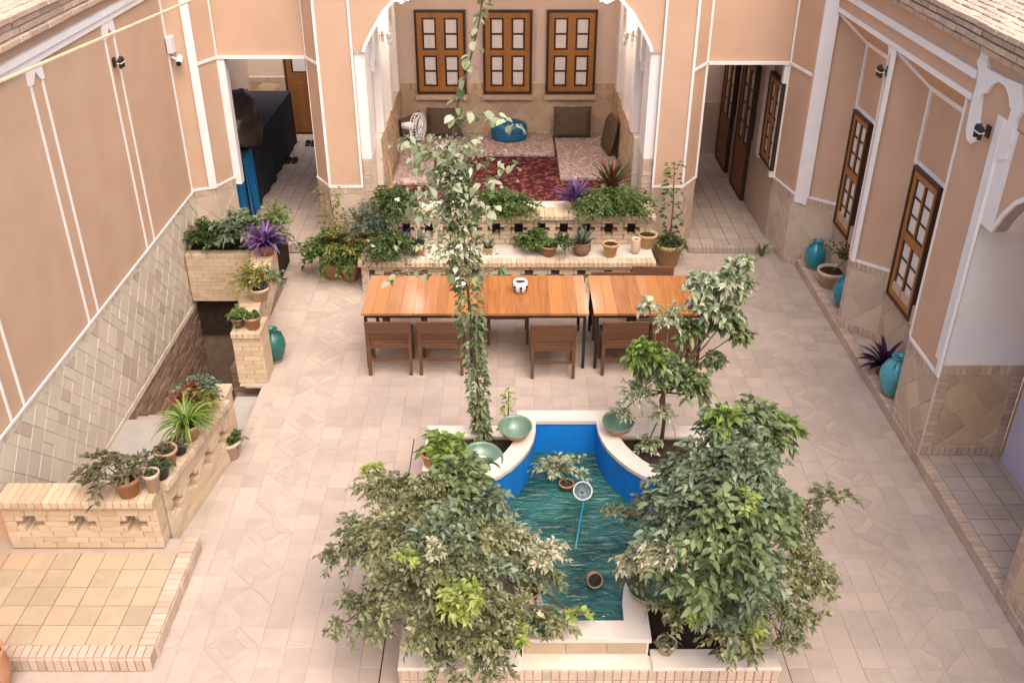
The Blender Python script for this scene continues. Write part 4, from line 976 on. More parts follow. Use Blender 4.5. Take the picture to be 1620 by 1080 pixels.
# fan
fp = Vector((-1.50, 14.45, IF + .013)); t = thing('standing_fan', 'white standing fan on a chrome pole by the porch mattress', 'fan', fp, R(72))
MB().lathe([(.001, 0), (.2, 0), (.2, .02), (.14, .035), (.03, .05), (.001, .05)], 20).build('base', m_plastic, t, smooth=True)
MB().tube([(0, 0, .04), (0, 0, .80)], .013, 8).build('pole', m_plastic, t, smooth=True)
MB().tube([(0, .14, .86), (0, .02, .87), (0, -.06, .87)], [.045, .06, .05], 10).build('motor', m_plastic, t, smooth=True)
cg = MB()
for yy, rr in ((-.07, .2), (-.12, .21), (-.17, .2), (-.19, .1), (-.19, .15)): cg.tube([(rr * math.cos(a), yy, .87 + rr * math.sin(a)) for a in [k * math.pi / 12 for k in range(25)]], .005, 4, False)
for k in range(24):
    a = k * math.pi / 12; cg.tube([(.02 * math.cos(a), -.19, .87 + .02 * math.sin(a)), (.2 * math.cos(a), -.17, .87 + .2 * math.sin(a)), (.21 * math.cos(a), -.12, .87 + .21 * math.sin(a)), (.2 * math.cos(a), -.07, .87 + .2 * math.sin(a))], .0028, 3, False)
cg.build('cage', m_plastic, t)
for k in range(3):
    a0 = k * 2.094; MB().raw([(.03 * math.cos(a0), -.11, .87 + .03 * math.sin(a0)), (.17 * math.cos(a0 - .35), -.13, .87 + .17 * math.sin(a0 - .35)), (.18 * math.cos(a0 + .1), -.12, .87 + .18 * math.sin(a0 + .1)), (.15 * math.cos(a0 + .5), -.10, .87 + .15 * math.sin(a0 + .5))], [(0, 1, 2, 3)]).build('blade', m_plastic, t, fixn=False)
# brooms
for (x, y, ry, mt, lb) in ((-1.78, 13.55, .03, m_terra, 'red handled broom leaning in the porch corner'), (-1.70, 13.5, -.06, m_yellowpot, 'yellow handled broom leaning in the porch corner')):
    t = thing('broom', lb, 'broom', (x, y, IF + .013)); MB().tube([(0, 0, .1), (ry, .05, .62)], .012, 6).build('handle', mt, t)
    MB().lathe([(.06, 0), (.05, .06), (.018, .12)], 10).build('bristles', m_lf_brown, t)
# lamps in the porch
def sconce(lb, p, sg):
    t = thing('wall_sconce', lb, 'lamp', p, 0, 'porch sconces'); MB().box(*sorted((0, sg * .02)), -.05, .05, -.08, .08).build('backplate', m_plastic, t)
    MB().tube([(0, 0, 0), (-sg * .08, 0, .02), (-sg * .13, 0, -.01)], .009, 6).build('arm', m_gold, t)
    for dz, dy in ((.05, -.06), (-.05, .05)):
        MB().lathe([(.001, -.09), (.03, -.08), (.04, -.03), (.028, .0), (.001, .01)], 12).build('opal_shade', m_opal, t, smooth=True); t.children[-1].location = (-sg * .13, dy, dz)
sconce('white glass wall sconce in the porch on the fan side', (-1.83, 14.02, 2.95), -1); sconce('white glass wall sconce in the porch on the oval cushion side', (1.83, 14.02, 2.95), 1)
for u, lb in ((635, 'brass pendant lamp above the fan side of the porch'), (960, 'brass pendant lamp above the oval cushion side of the porch')):
    p = atY(u, 2, 14.6); t = thing('pendant_lamp', lb, 'lamp', p, 0, 'brass pendants')
    MB().lathe([(.001, -.03), (.03, -.02), (.09, .03), (.11, .05), (.02, .07), (.001, .07)], 14).build('brass_bowl', m_gold, t, smooth=True)
    MB().tube([(0, 0, .07), (0, 0, .62)], .006, 5).build('chain', m_gold, t)
    for k in range(4):
        a = k * math.pi / 2 + .4; MB().lathe([(.001, 0), (.025, .01), (.03, .05), (.022, .07)], 8).build('opal_shade', m_opal, t, smooth=True); t.children[-1].location = (.1 * math.cos(a), .1 * math.sin(a), .0)
    pl = bpy.data.lights.new('pendant_bulb', 'POINT'); pl.energy = 22; pl.color = (1, .87, .74); pl.shadow_soft_size = .12; po = bpy.data.objects.new('pendant_bulb', pl); COL.objects.link(po); po.parent = t; po.location = (0, 0, -.12)

# ------------------------------------------------------------------ left passage: draped counter, bag, slippers
t = thing('draped_counter', 'long counter in the passage draped with bright blue and dark cloth', 'counter', (-4.5, 15.6, PZ))
zt = 1.0; xr, xl, yn, yf2 = .45, -.40, -1.65, 2.1
def drape(pts_top, drop, nrm, name, mat):
    vv, ff = [], []; nseg = 40
    a, b = Vector(pts_top[0]), Vector(pts_top[1]); N = Vector(nrm)
    for i in range(nseg + 1):
        p = a.lerp(b, i / nseg); wv = math.sin(i * 1.1) * .5 + math.sin(i * .47) * .5
        for j in range(6):
            z = zt - drop * j / 5; vv.append(p + N * (.012 + .035 * (j / 5) * (wv + .6)) + Vector((0, 0, z)))
    for i in range(nseg):
        for j in range(5): k = i * 6 + j; ff.append((k, k + 1, k + 7, k + 6))
    MB().raw(vv, ff).build(name, mat, t, smooth=True)
MB().box(xl, xr, yn, yf2, 0, zt).build('counter_body', m_darkjoint, t)
MB().box(xl - .01, xr + .012, yn - .012, yf2, zt, zt + .012).build('cloth_top', m_navycloth, t)
drape([(xr, yn, 0), (xr, yf2, 0)], zt - .02, (1, 0, 0), 'dark_cloth', m_navycloth); drape([(xl, yn, 0), (xr + .01, yn, 0)], zt - .02, (0, -1, 0), 'blue_cloth', m_bluecloth)
drape([(xr + .014, yn, 0), (xr + .014, yn + .55, 0)], .94, (1, 0, 0), 'blue_cloth', m_bluecloth)
def lump(name, lb, cat, p, sx, sy, sz, mat, seed):
    me = bpy.data.meshes.new(name); bm = bmesh.new(); bmesh.ops.create_icosphere(bm, subdivisions=4, radius=1)
    from mathutils import noise
    for v in bm.verts:
        q = v.co * 1.6 + Vector((seed, 0, 0)); k = 1 + .28 * noise.noise(q) + .12 * noise.noise(q * 3) + .05 * noise.noise(q * 8); v.co = Vector((v.co.x * sx * k, v.co.y * sy * k, max(-.55, v.co.z) * sz * k))
    mz = min(v.co.z for v in bm.verts)
    for v in bm.verts: v.co.z -= mz
    bm.to_mesh(me); bm.free(); me.polygons.foreach_set('use_smooth', [True] * len(me.polygons)); o = link(name, me, None, mat); o.location = p; return tag(o, lb, cat)
lump('dark_bag', 'bulging black plastic bag heaped on the draped counter', 'bag', (-4.27, 14.72, PZ + zt + .012), .40, .60, .46, m_bag, 3.0)
for (u, v, lb) in ((462, 256, 'dark slippers lying in the passage beside the counter'), (492, 229, 'black slippers lying in front of the passage door')):
    p = atZ(u, v, PZ); t = thing('slippers', lb, 'slippers', p)
    for dx in (-.055, .055):
        MB().prism([(dx - .04, -.12), (dx + .04, -.12), (dx + .045, .05), (dx + .03, .13), (dx - .03, .13), (dx - .045, .05)], (0, 0, 0), UX, UY, UZ, .003, .025).build('sole', m_navycloth, t)
        MB().tube([(dx - .045, .05, .02), (dx - .02, .05, .06), (dx + .02, .05, .06), (dx + .045, .05, .02)], .02, 6).build('strap', m_navycloth, t)

# ------------------------------------------------------------------ wall lamps, camera, cable
def lantern(lb, p, n):
    n = Vector(n); t = thing('wall_lantern', lb, 'lamp', p, math.atan2(n.y, n.x), 'dark metal wall lanterns')
    MB().box(-.002, .02, -.05, .05, -.07, .07).build('backplate', m_lantern, t); MB().tube([(.01, 0, 0), (.07, 0, .02), (.12, 0, 0)], .01, 6).build('arm', m_lantern, t)
    for dy in (-.055, .0, .055):
        MB().lathe([(.001, -.08), (.026, -.08), (.03, .05), (.02, .07), (.001, .08)], 8).build('lantern_body', m_lantern, t); t.children[-1].location = (.12, dy, 0 if dy else .02)
    MB().box(.085, .155, -.09, .09, -.005, .005).build('band', m_plastic, t); t.scale = (.75, .75, .75)
lantern('dark metal wall lantern between paired ribs of the long wall', (XW, 10.98, 3.32), (1, 0, 0)); lantern('dark metal wall lantern on the rib between the two niches', (XR, 10.62, 3.31), (-1, 0, 0)); lantern('dark metal wall lantern under the white gypsum crest', (XR, 8.13, 3.42), (-1, 0, 0))
t = thing('security_camera', 'white bullet security camera with junction box at the wall corner', 'camera', (XW, 12.80, 2.95))
MB().box(.018, .09, -.07, .09, .05, .26).build('junction_box', m_plastic, t, bevel=.008); MB().tube([(.03, 0, .0), (.10, -.01, -.03), (.13, -.05, -.04)], .016, 6).build('bracket', m_plastic, t)
MB().tube([(.13, .06, -.02), (.15, -.09, -.07)], .04, 12).build('camera_body', m_plastic, t, smooth=False); MB().tube([(.15, -.091, -.07), (.1515, -.10, -.073)], .034, 12).build('lens', m_black, t)
MB().tube([(.05, .09, .15), (.06, .16, .10), (.02, .17, .02)], .004, 4).build('cable', m_black, t)
tag(MB().tube([(-4.46, 1.8, 4.2), (-3.64, 6.86, 4.19), (-3.15, 9.88, 4.19), (-2.66, 12.99, 4.2)], .014, 6).build('washing_line', m_cable), 'cream line strung across the corner above the long wall', 'line')

# ------------------------------------------------------------------ pots and potted plants
def potprof(rt, h, kind=0):
    if kind == 1: return [(.001, 0), (rt * .62, 0), (rt * .95, h * .35), (rt * 1.0, h * .6), (rt * .9, h * .86), (rt * .98, h), (rt * .88, h), (rt * .82, h * .85), (.001, h * .84)]
    return [(.001, 0), (rt * .66, 0), (rt * .9, h * .8), (rt * 1.02, h * .8), (rt * 1.03, h), (rt * .9, h), (rt * .86, h * .84), (.001, h * .83)]
def blades(t, z, n, L, w, mat, spread=1.0, bend=0.7, name='foliage', r0=.02, pitch=(.1, 1.2), seg=6):
    mb = MB()
    for i in range(n):
        a = rng.uniform(0, 2 * math.pi); th = rng.uniform(*pitch) * spread; l = L * rng.uniform(.6, 1.1)
        p = Vector((math.cos(a) * r0, math.sin(a) * r0, z)); h = Vector((math.cos(a), math.sin(a), 0)); s = Vector((-math.sin(a), math.cos(a), 0)); k = len(mb.v)
        for j in range(seg + 1):
            q = j / seg; ww = w * (0.55 + .9 * q if q < .4 else 1.0 - .95 * ((q - .4) / .6) ** 1.5) / 2
            d = h * math.sin(th) + UZ * math.cos(th); nn = h * math.cos(th) - UZ * math.sin(th)
            mb.v += [tuple(p - s * ww - nn * ww * .5), tuple(p), tuple(p + s * ww - nn * ww * .5)]
            if j: b = k + (j - 1) * 3; mb.f += [(b, b + 1, b + 4, b + 3), (b + 1, b + 2, b + 5, b + 4)]
            p = p + d * (l / seg); th = min(2.9, th + bend / seg * (1 + q))
    return mb.build(name, mat, t, smooth=True, fixn=False)
def bush(t, c, r, ntw, per, ll, lw, mat, squash=.75, droop=.2, name='foliage', zmin=-.3, sx=1.0, stem=True, big=False, sd=.25):
    tw = MB(); P, D = twigs(c, r, ntw, per, tw, squash, zmin, droop, sx=sx)
    P = np.array(P); D = np.array(D); n = len(P)
    if stem: tw.tube([(0, 0, c[2] - r * .6 if c[2] - r * .6 > 0 else 0.02), c], [.012, .006], 5); tw.build('stems', m_stem, t, fixn=False)
    return leaves_mesh(name, P, D, ll * rng.uniform(.65, 1.25, n), lw * rng.uniform(.7, 1.2, n), mat, t, droop=sd, big=big)
def pot(name, lb, p, rt, h, mat, kind=0, group=None, cat='potted plant', soil=True, rz=None):
    t = thing(name, lb, cat, p, random.uniform(0, 6) if rz is None else rz, group)
    MB().lathe(potprof(rt, h, kind), 22, wob=.006).build('pot', mat, t, smooth=True)
    if soil: MB().lathe([(.001, h * .86 + .01), (rt * .5, h * .86 + .006), (rt * .87, h * .86)], 14).build('soil', m_soil, t)
    return t
LB = .472; LP = .902
# on the bench (z .47)
t = pot('potted_bush', 'leafy green trailing bush in terracotta pot at the left end of the bench', atZ(612, 408, LB), .13, .17, m_terra); bush(t, (0, -.02, .24), .36, 130, 11, .055, .044, m_lf_deep, .65, .6)
t = pot('potted_shrub', 'grey green lavender like shrub behind the trailing bush on the bench', atZ(582, 395, LB), .13, .2, m_terra); bush(t, (0, 0, .36), .32, 120, 12, .07, .018, m_lf_grey, 1.0, .1)
t = pot('potted_purple_plant', 'small purple leaved plant beside the aloe on the bench', atZ(632, 392, LB), .09, .13, m_brownpot); blades(t, .12, 34, .24, .03, m_lf_purple, 1.0, .5)
t = pot('potted_aloe', 'dark spiky aloe in orange pot on the bench', atZ(662, 401, LB), .12, .17, m_yellowpot); blades(t, .14, 34, .25, .035, m_lf_grey, 1.0, .35)
t = pot('potted_succulent', 'little grey succulent in a small pot right of the vine on the bench', atZ(772, 400, LB), .075, .09, m_yellowpot); blades(t, .07, 26, .17, .026, m_lf_grey, .9, .2)
t = pot('potted_bush', 'round geranium bush spilling over a terracotta pot at the middle of the bench', atZ(868, 403, LB), .12, .15, m_terra); bush(t, (-.26, 0, .16), .27, 95, 11, .05, .044, m_lf_bush, .62, .3); bush(t, (.16, .06, .2), .18, 35, 9, .05, .04, m_lf_deep, .7, .3, name='side_foliage')
t = pot('potted_agave', 'grey green agave in round brown pot on the bench', atZ(920, 402, LB), .125, .19, m_brownpot, 1); blades(t, .16, 36, .23, .04, m_lf_grey, .95, .3)
t = pot('potted_seedling', 'ochre pot of bare soil on the bench', atZ(965, 404, LB), .115, .19, m_yellowpot, cat='pot'); blades(t, .16, 5, .05, .008, m_lf_brown)
t = pot('clay_jug', 'narrow tall clay jug between ochre pots on the bench', atZ(1005, 400, LB), .065, .22, m_palepot, 1, cat='jug'); 
t = pot('potted_seedling', 'ochre pot with rolled rim near the right end of the bench', atZ(1023, 390, LB), .135, .20, m_yellowpot); blades(t, .17, 9, .07, .01, m_lf_brown)
t = pot('potted_seedling', 'dark filled clay bowl behind the rolled rim pot on the bench', atZ(1018, 372, LB), .11, .22, m_palepot); blades(t, .19, 12, .09, .012, m_lf_bush)
# on the porch parapet (z .90)
def pb(lb, u, v, r, mat, sx=1.3): t = pot('potted_bush', lb, atZ(u, v, LP), .10, .13, m_terra, group='bushes on the porch parapet'); bush(t, (0, -.05, .17), r * 1.3, 260, 11, .055, .048, mat, .62, .55, sx=sx)
pb('leafy green bush on the porch parapet below the fan', 632, 334, .25, m_lf_deep, 1.4); pb('dense round green bush on the porch parapet in front of the red rug', 800, 334, .28, m_lf_bush, 1.35); pb('wide green bush on the porch parapet in front of the red leaved plants', 968, 334, .29, m_lf_bush, 1.45)
t = pot('potted_purple_plant', 'purple plant in a small ochre pot on the porch parapet', atZ(909, 327, LP), .075, .10, m_yellowpot); blades(t, .09, 95, .36, .035, m_lf_purple, 1.0, .45)
t = pot('potted_cordyline', 'dark red and green spiky plant in the porch corner', Vector((1.56, 13.6, IF + .013)), .13, .2, m_brownpot); blades(t, .18, 26, .5, .045, m_lf_red, .7, .35); blades(t, .18, 22, .52, .05, m_lf_deep, .95, .4, name='green_foliage')
# big pots at both ends of the bench
def climber(t, z0, h, mat, n=90, r=.12, ll=.07, lw=.05, lean=(0, 0), top=.5, stake=m_bark):
    MB().tube([(0, 0, z0), (lean[0] * .5 + .02, lean[1] * .5, z0 + h * .5), (lean[0], lean[1], z0 + h)], [.012, .009, .004], 6).build('stem', stake, t)
    q = rng.uniform(.05, 1.0, n); ang = rng.uniform(0, 6.28, n); rr = r * np.sqrt(rng.uniform(.05, 1, n)) * (1.0 - top * q)
    P = np.stack([lean[0] * q + rr * np.cos(ang), lean[1] * q + rr * np.sin(ang), z0 + h * q], 1); D = np.stack([np.cos(ang), np.sin(ang), rng.uniform(-.3, .6, n)], 1)
    leaves_mesh('foliage', P, D, ll * rng.uniform(.6, 1.2, n), lw * rng.uniform(.7, 1.2, n), mat, t, droop=.3, big=True)
t = pot('potted_climber', 'tall slender climber in a big ochre pot at the right end of the bench', atZ(1056, 418, 0) , .20, .34, m_yellowpot, rz=0); climber(t, .3, 1.25, m_lf_bush, 110, .17, .085, .06, (-.03, .02)); bush(t, (0, 0, .36), .23, 60, 9, .10, .016, m_lf_deep, .6, .5, name='grass')
t = pot('potted_bush', 'big leafy bush in a floor pot left of the bench', atZ(530, 437, 0), .19, .34, m_yellowpot); bush(t, (0, -.02, .44), .42, 190, 11, .07, .05, m_lf_bush, .85, .6)
t = pot('potted_climber', 'yellow green sapling standing by the passage pilaster', Vector((-2.44, 12.55, 0)), .13, .24, m_terra, rz=0); climber(t, .2, 1.0, m_lf_yel, 230, .19, .06, .045, (-.06, 0), .1)
t = pot('potted_bush', 'yellow green bush between the sapling and the bench', Vector((-2.22, 12.15, 0)), .15, .28, m_terra); bush(t, (0, 0, .55), .34, 110, 11, .06, .042, m_lf_yel, .9, .2); bush(t, (.1, -.05, .4), .32, 90, 10, .06, .04, m_lf_bush, .8, .3, name='lower_foliage')
# left stair: on the bridging planter
def stairplant(name, lb, p, fn): 
    t = thing(name, lb, 'plant', p); fn(t)
stairplant('leafy_shrub', 'dark green shrub in the bridging planter against the dado', (-4.18, 12.35, .42), lambda t: bush(t, (0, -.1, .22), .30, 90, 11, .07, .04, m_lf_deep, .75, .2))
stairplant('leafy_shrub', 'grey green broad leaved shrub in the middle of the bridging planter', (-3.75, 12.35, .42), lambda t: bush(t, (0, -.05, .28), .34, 90, 10, .10, .055, m_lf_sage, .8, .2, big=True))
stairplant('leafy_shrub', 'yellow green shrub at the passage end of the bridging planter', (-3.36, 12.30, .42), lambda t: (bush(t, (0, 0, .26), .32, 80, 10, .08, .04, m_lf_vine2, .9, .1), bush(t, (.12, .1, .42), .25, 30, 8, .07, .035, m_lf_bright, 1.0, .1, name='upper_foliage')))
t = pot('potted_purple_plant', 'large purple heart plant at the end of the bridging planter', Vector((-3.22, 11.65, .622)), .13, .16, m_terra); blades(t, .14, 130, .36, .04, m_lf_purple, 1.1, .9)
t = pot('potted_shrub', 'yellow green herb in a pale pot on the stair parapet', Vector((-3.02, 10.35, .622)), .13, .17, m_palepot); bush(t, (-.06, 0, .30), .26, 60, 10, .06, .03, m_lf_yel, 1.0, .1); bush(t, (.16, .05, .22), .22, 35, 9, .05, .03, m_lf_sage, .9, .4, name='side_foliage')
t = pot('potted_trailer', 'small brown pot with a trailing plant on the pier', Vector((-3.08, 9.56, .682)), .085, .12, m_brownpot); bush(t, (-.02, 0, .15), .14, 30, 8, .06, .035, m_lf_bush, .7, .8)
t = pot('potted_seedling', 'orange clay pot with low leaves on the pier', Vector((-2.90, 9.52, .682)), .10, .16, m_terra); bush(t, (0, 0, .17), .10, 20, 6, .04, .03, m_lf_deep, .5, .2)
# green jar beside the pier
def jar(lb, p, h, mat, rz=0, group='glazed jars', foot=True):
    t = thing('glazed_jar', lb, 'jar', p, rz, group)
    MB().lathe([(.001, .0), (.20 * h, .0), (.21 * h, .03 * h), (.19 * h, .08 * h)], 20).build('foot_ring', m_brownpot, t, smooth=True)
    MB().lathe([(.19 * h, .07 * h), (.28 * h, .25 * h), (.34 * h, .48 * h), (.33 * h, .65 * h), (.24 * h, .82 * h), (.13 * h, .9 * h), (.125 * h, .95 * h), (.17 * h, 1.0 * h), (.13 * h, 1.0 * h), (.10 * h, .9 * h)], 24).build('body', mat, t, smooth=True)
    for sg in (-1, 1): MB().tube([(sg * .14 * h, 0, .94 * h), (sg * .25 * h, 0, .92 * h), (sg * .26 * h, 0, .80 * h)], .022 * h, 6).build('handle', mat, t, smooth=True)
jar('dark green glazed jar standing on the floor beside the brick pier', (-2.82, 9.93, 0), .44, m_jade)
# near stair parapet (z .70)
zp_ = .702
t = pot('potted_succulent', 'grey succulent in terracotta pot on the pier at the stair entrance', Vector((-3.02, 7.98, zp_ + .02)), .11, .15, m_terra); bush(t, (-.08, 0, .2), .2, 60, 9, .06, .028, m_lf_grey, .7, .4)
t = pot('potted_coleus', 'red and yellow leaved coleus on the stair parapet', Vector((-3.02, 7.72, zp_)), .10, .14, m_terra); bush(t, (0, 0, .2), .19, 40, 8, .07, .05, m_lf_yel, .8, .3); bush(t, (-.05, -.05, .22), .17, 24, 6, .075, .055, m_lf_red, .8, .3, name='red_foliage', stem=False)
t = pot('spider_plant', 'arching bright green spider plant in a clay pot on the stair parapet', Vector((-3.0, 7.35, zp_)), .11, .17, m_yellowpot); blades(t, .15, 120, .40, .022, m_lf_bright, 1.0, 1.5)
t = pot('potted_seedling', 'black pot behind the spider plant on the stair parapet', Vector((-3.03, 7.13, zp_)), .09, .13, m_blackpot); bush(t, (0, 0, .14), .09, 14, 5, .05, .03, m_lf_brown, .6, .2)
t = pot('potted_seedling', 'terracotta pot with dry seedlings next to the black pot', Vector((-3.09, 6.97, zp_)), .105, .16, m_terra); bush(t, (0, 0, .15), .09, 14, 5, .05, .03, m_lf_brown, .5, .2)
t = pot('potted_seedling', 'dark plastic pot with green sprouts near the parapet corner', Vector((-3.09, 6.77, zp_)), .10, .15, m_blackpot); bush(t, (0, 0, .14), .10, 20, 6, .04, .025, m_lf_deep, .5, .2)
t = pot('potted_seedling', 'slim pale clay pot at the parapet corner', Vector((-3.09, 6.58, zp_)), .075, .20, m_palepot); bush(t, (0, 0, .18), .07, 14, 5, .035, .025, m_lf_deep, .5, .2)
t = pot('potted_shrub', 'drooping dull leaved plant in terracotta pot on the platform parapet', Vector((-3.29, 6.53, zp_)), .12, .19, m_terra, rz=0); bush(t, (-.14, .02, .28), .26, 26, 8, .085, .04, m_lf_brown, .75, .7, big=True); bush(t, (.12, .02, .32), .18, 12, 6, .085, .04, m_lf_brown, .8, .6, name='side_foliage', big=True)
t = pot('potted_bush', 'pale clay pot with low green plant on the floor at the stair entrance', atZ(357, 722, 0) + Vector((.05, 0, 0)), .135, .22, m_palepot); bush(t, (-.03, 0, .22), .14, 50, 8, .05, .03, m_lf_bush, .6, .2)
t = pot('potted_plant', 'red brown clay urn at the corner of the raised platform', Vector((-3.93, 5.02, 0)), .15, .42, m_terra, 1, cat='pot')
# right ledge
jar('turquoise jar on the ledge nearest the right passage', (4.34, 12.28, LZ), .42, m_turq, .4)
jar('turquoise jar in front of the clay bowl on the ledge', (4.40, 11.12, LZ), .44, m_turq, .2)
jar('weathered pale turquoise jar beside the dark purple plant', (4.31, 9.0, LZ), .50, m_turqj, .9)
t = pot('potted_rose', 'wide clay bowl with sparse red flowered twigs in the first niche', Vector((4.42, 11.72, LZ)), .20, .24, m_palepot); bush(t, (-.05, .15, .42), .32, 22, 8, .05, .035, m_lf_deep, 1.2, .1, zmin=.1); bush(t, (-.08, .18, .55), .2, 7, 3, .05, .05, m_lf_red, 1.0, .1, name='flowers', stem=False)
t = pot('potted_purple_plant', 'dark purple plant spreading under the second niche window', Vector((4.36, 9.45, LZ)), .10, .13, m_brownpot); blades(t, .12, 40, .34, .06, m_lf_dpurple, 1.15, .5)
stairplant('weed_tuft', 'little green tuft growing at the right passage corner', (3.78, 12.95, .0), lambda t: blades(t, 0, 16, .30, .03, m_lf_bright, .6, .4))

# ------------------------------------------------------------------ bowls, floating pots, net
def bowl(lb, p, r, h, tilt=(0, 0), mat=None):
    t = thing('glazed_bowl', lb, 'bowl', p, 0, 'glazed bowls on the pool rim'); t.rotation_euler = (tilt[0], tilt[1], 0)
    MB().lathe([(.001, 0), (r * .42, 0), (r * .45, .012), (r * .78, h * .45), (r * .97, h * .9), (r * 1.0, h)], 30).build('outside', m_yellowpot, t, smooth=True)
    MB().lathe([(r * 1.0, h), (r * 1.02, h + .008), (r * .96, h + .006), (r * .9, h * .86), (r * .7, h * .48), (r * .4, .03), (.001, .02)], 30).build('inside', mat or m_aqua, t, smooth=True)
    return t
bowl('green glazed bowl on the back rim beside the vine', atZ(815, 690, RZ), .165, .13, (.12, 0)); bowl('green glazed bowl on the back rim beside the citrus trunk', atZ(978, 682, RZ), .16, .13, (.1, -.05))
b1 = bowl('wide flat turquoise dish with a small spout standing at the left back corner', atZ(762, 735, .44), .20, .10, (.22, .05)); MB().tube([(.02, 0, .03), (.03, 0, .12), (-.01, -.02, .15), (-.05, -.03, .13)], .011, 6).build('spout', m_plastic, b1, smooth=True)
bowl('green bowl half hidden by leaves on the front rim corner', atZ(1020, 945, RZ) , .155, .12, (.05, .1)); b2 = bowl('turquoise bowl with small plants on the front rim', atZ(860, 996, RZ), .15, .12, (.15, 0)); bush(b2, (0, .03, .1), .15, 40, 8, .045, .025, m_lf_olive, .7, .2)
MB().lathe([(.001, 0), (.11, 0), (.11, .15), (.001, .15)], 12).build('stand', m_brickp, b1); b1.children[-1].location = (0, 0, -.15)
t = pot('floating_pot', 'pink clay pot with pale leafed cutting in the pool under the net', atZ(896, 772, WZ) + Vector((0, 0, -.03)), .075, .10, m_terra); bush(t, (.03, .06, .24), .24, 20, 7, .07, .035, m_lf_vine, .9, .1); bush(t, (.27, .0, .12), .20, 22, 7, .06, .03, m_lf_vine, .6, .1, name='side_foliage')
t = pot('floating_pot', 'terracotta jar tipped over in the pool water', atZ(938, 915, WZ) + Vector((0, 0, .02)), .07, .11, m_terra, 1, cat='pot'); t.rotation_euler = (R(62), R(10), 0)  # its soil disc is a dark stand-in for shade inside the mouth
t = pot('floating_pot', 'terracotta ring pot among leaves over the left pool edge', atZ(838, 945, .52), .085, .09, m_terra, cat='pot'); bush(t, (0, -.02, .09), .08, 14, 6, .04, .02, m_lf_olive, .6, .2)
t = pot('potted_seedling', 'terracotta pot of dry stalks on the left planter coping', atZ(681, 735, .36), .085, .15, m_terra); bush(t, (0, 0, .16), .07, 16, 5, .04, .02, m_lf_red, .8, .1)
t = pot('potted_seedling', 'pale clay pot on the front coping by the pool corner', atZ(1053, 1030, .36), .075, .11, m_palepot); bush(t, (.04, .02, .12), .09, 16, 6, .04, .022, m_lf_olive, .6, .3)
t = thing('skimmer_net', 'skimmer net with blue handle lying across the pool', 'net', (0, 0, 0))
hc = atZ(922, 776, .42); he = atZ(911, 862, WZ + .0)
MB().tube([he + Vector((0, -.35, -.12)), he, hc + Vector((0, -.10, -.05))], .011, 7).build('handle', m_turq, t, smooth=True)
ax = Vector((1, 0, 0)); ay = Vector((0, .75, .62)).normalized(); hp = lambda r, a: hc + ax * (math.cos(a) * r) + ay * (math.sin(a) * r)
MB().tube([hp(.085, k * math.pi / 12) for k in range(25)], .006, 6, False).build('hoop', m_plastic, t, smooth=True)
nb = MB(); dn = Vector((0, .62, -.75)).normalized()
for k in range(24):
    a = k * math.pi / 12; nb.tube([hp(.083, a), hp(.06, a) + dn * .06, hp(.015, a) + dn * .09], .0016, 3, False)
for r, d in ((.075, .03), (.06, .06), (.04, .08)): nb.tube([hp(r, k * math.pi / 12) + dn * d for k in range(25)], .0016, 3, False)
nb.build('net_mesh', m_net, t)

# ------------------------------------------------------------------ shrubs in the pool planters
def shrub(name, lb, base, clusters, group=None, cat='shrub', fork=None):
    t = thing(name, lb, cat, base, 0, group); B = Vector(base); tr = MB(); tw = MB(); byk = {}
    heads = []
    for (p, r, kind, dens) in clusters:
        c = Vector(p) - B; heads.append(c)
        P, D = twigs(c, r, max(6, int(dens * (115 if fork else 80) * (r / .3) ** 2)), 11, tw, .8, -.55, .35)
        kind = {'o': 'q', 's': 'd'}.get(kind, kind) if random.random() < .32 and not fork else kind
        byk.setdefault(kind, [[], []]); byk[kind][0] += P; byk[kind][1] += D
    for c in heads:
        m = c * .45 + Vector((0, 0, c.z * .12)); off = Vector((random.uniform(-.06, .06), random.uniform(-.06, .06), 0))
        if fork: f = Vector(fork) - B; m = f.lerp(c, .5) + off * 1.2; tr.tube([f, m, c], [.011, .008, .004], 6)
        else: tr.tube([off, m * .6 + off * .6, m, c], [.02, .015, .010, .005], 6)
    if fork: f = Vector(fork) - B; tr.tube([(0, 0, 0), f * .5 + Vector((.02, 0, 0)), f], [.022, .018, .015], 8)
    tr.build('trunk', m_bark, t, smooth=True, fixn=False); tag(tw.build('twigs', m_stem, t, fixn=False), kind='stuff')
    par = {'q': (m_lf_polive, .052, .03, False, 'pale_crown'), 'o': (m_lf_olive, .05, .03, False, 'crown'), 's': (m_lf_sage, .072, .036, True, 'crown'), 'c': (m_lf_cream, .05, .026, False, 'cream_foliage'), 'l': (m_lf_lime, .06, .036, False, 'lime_foliage'), 'b': (m_lf_bright, .09, .05, True, 'young_foliage'), 'd': (m_lf_vine2, .085, .048, True, 'crown'), 'p': (m_lf_vine, .085, .055, True, 'pale_foliage'), 'x': (m_lf_vine, .05, .02, False, 'narrow_foliage')}
    for k, (P, D) in byk.items():
        mt, l, w, big, nm = par[k]; n = len(P); leaves_mesh(nm, P, D, l * rng.uniform(.6, 1.3, n), w * rng.uniform(.7, 1.25, n), mt, t, droop=.35, big=big)
    return t
Z_ = lambda u, v, z, r, k, d=1.0: (atZ(u, v, z), r, k, d)
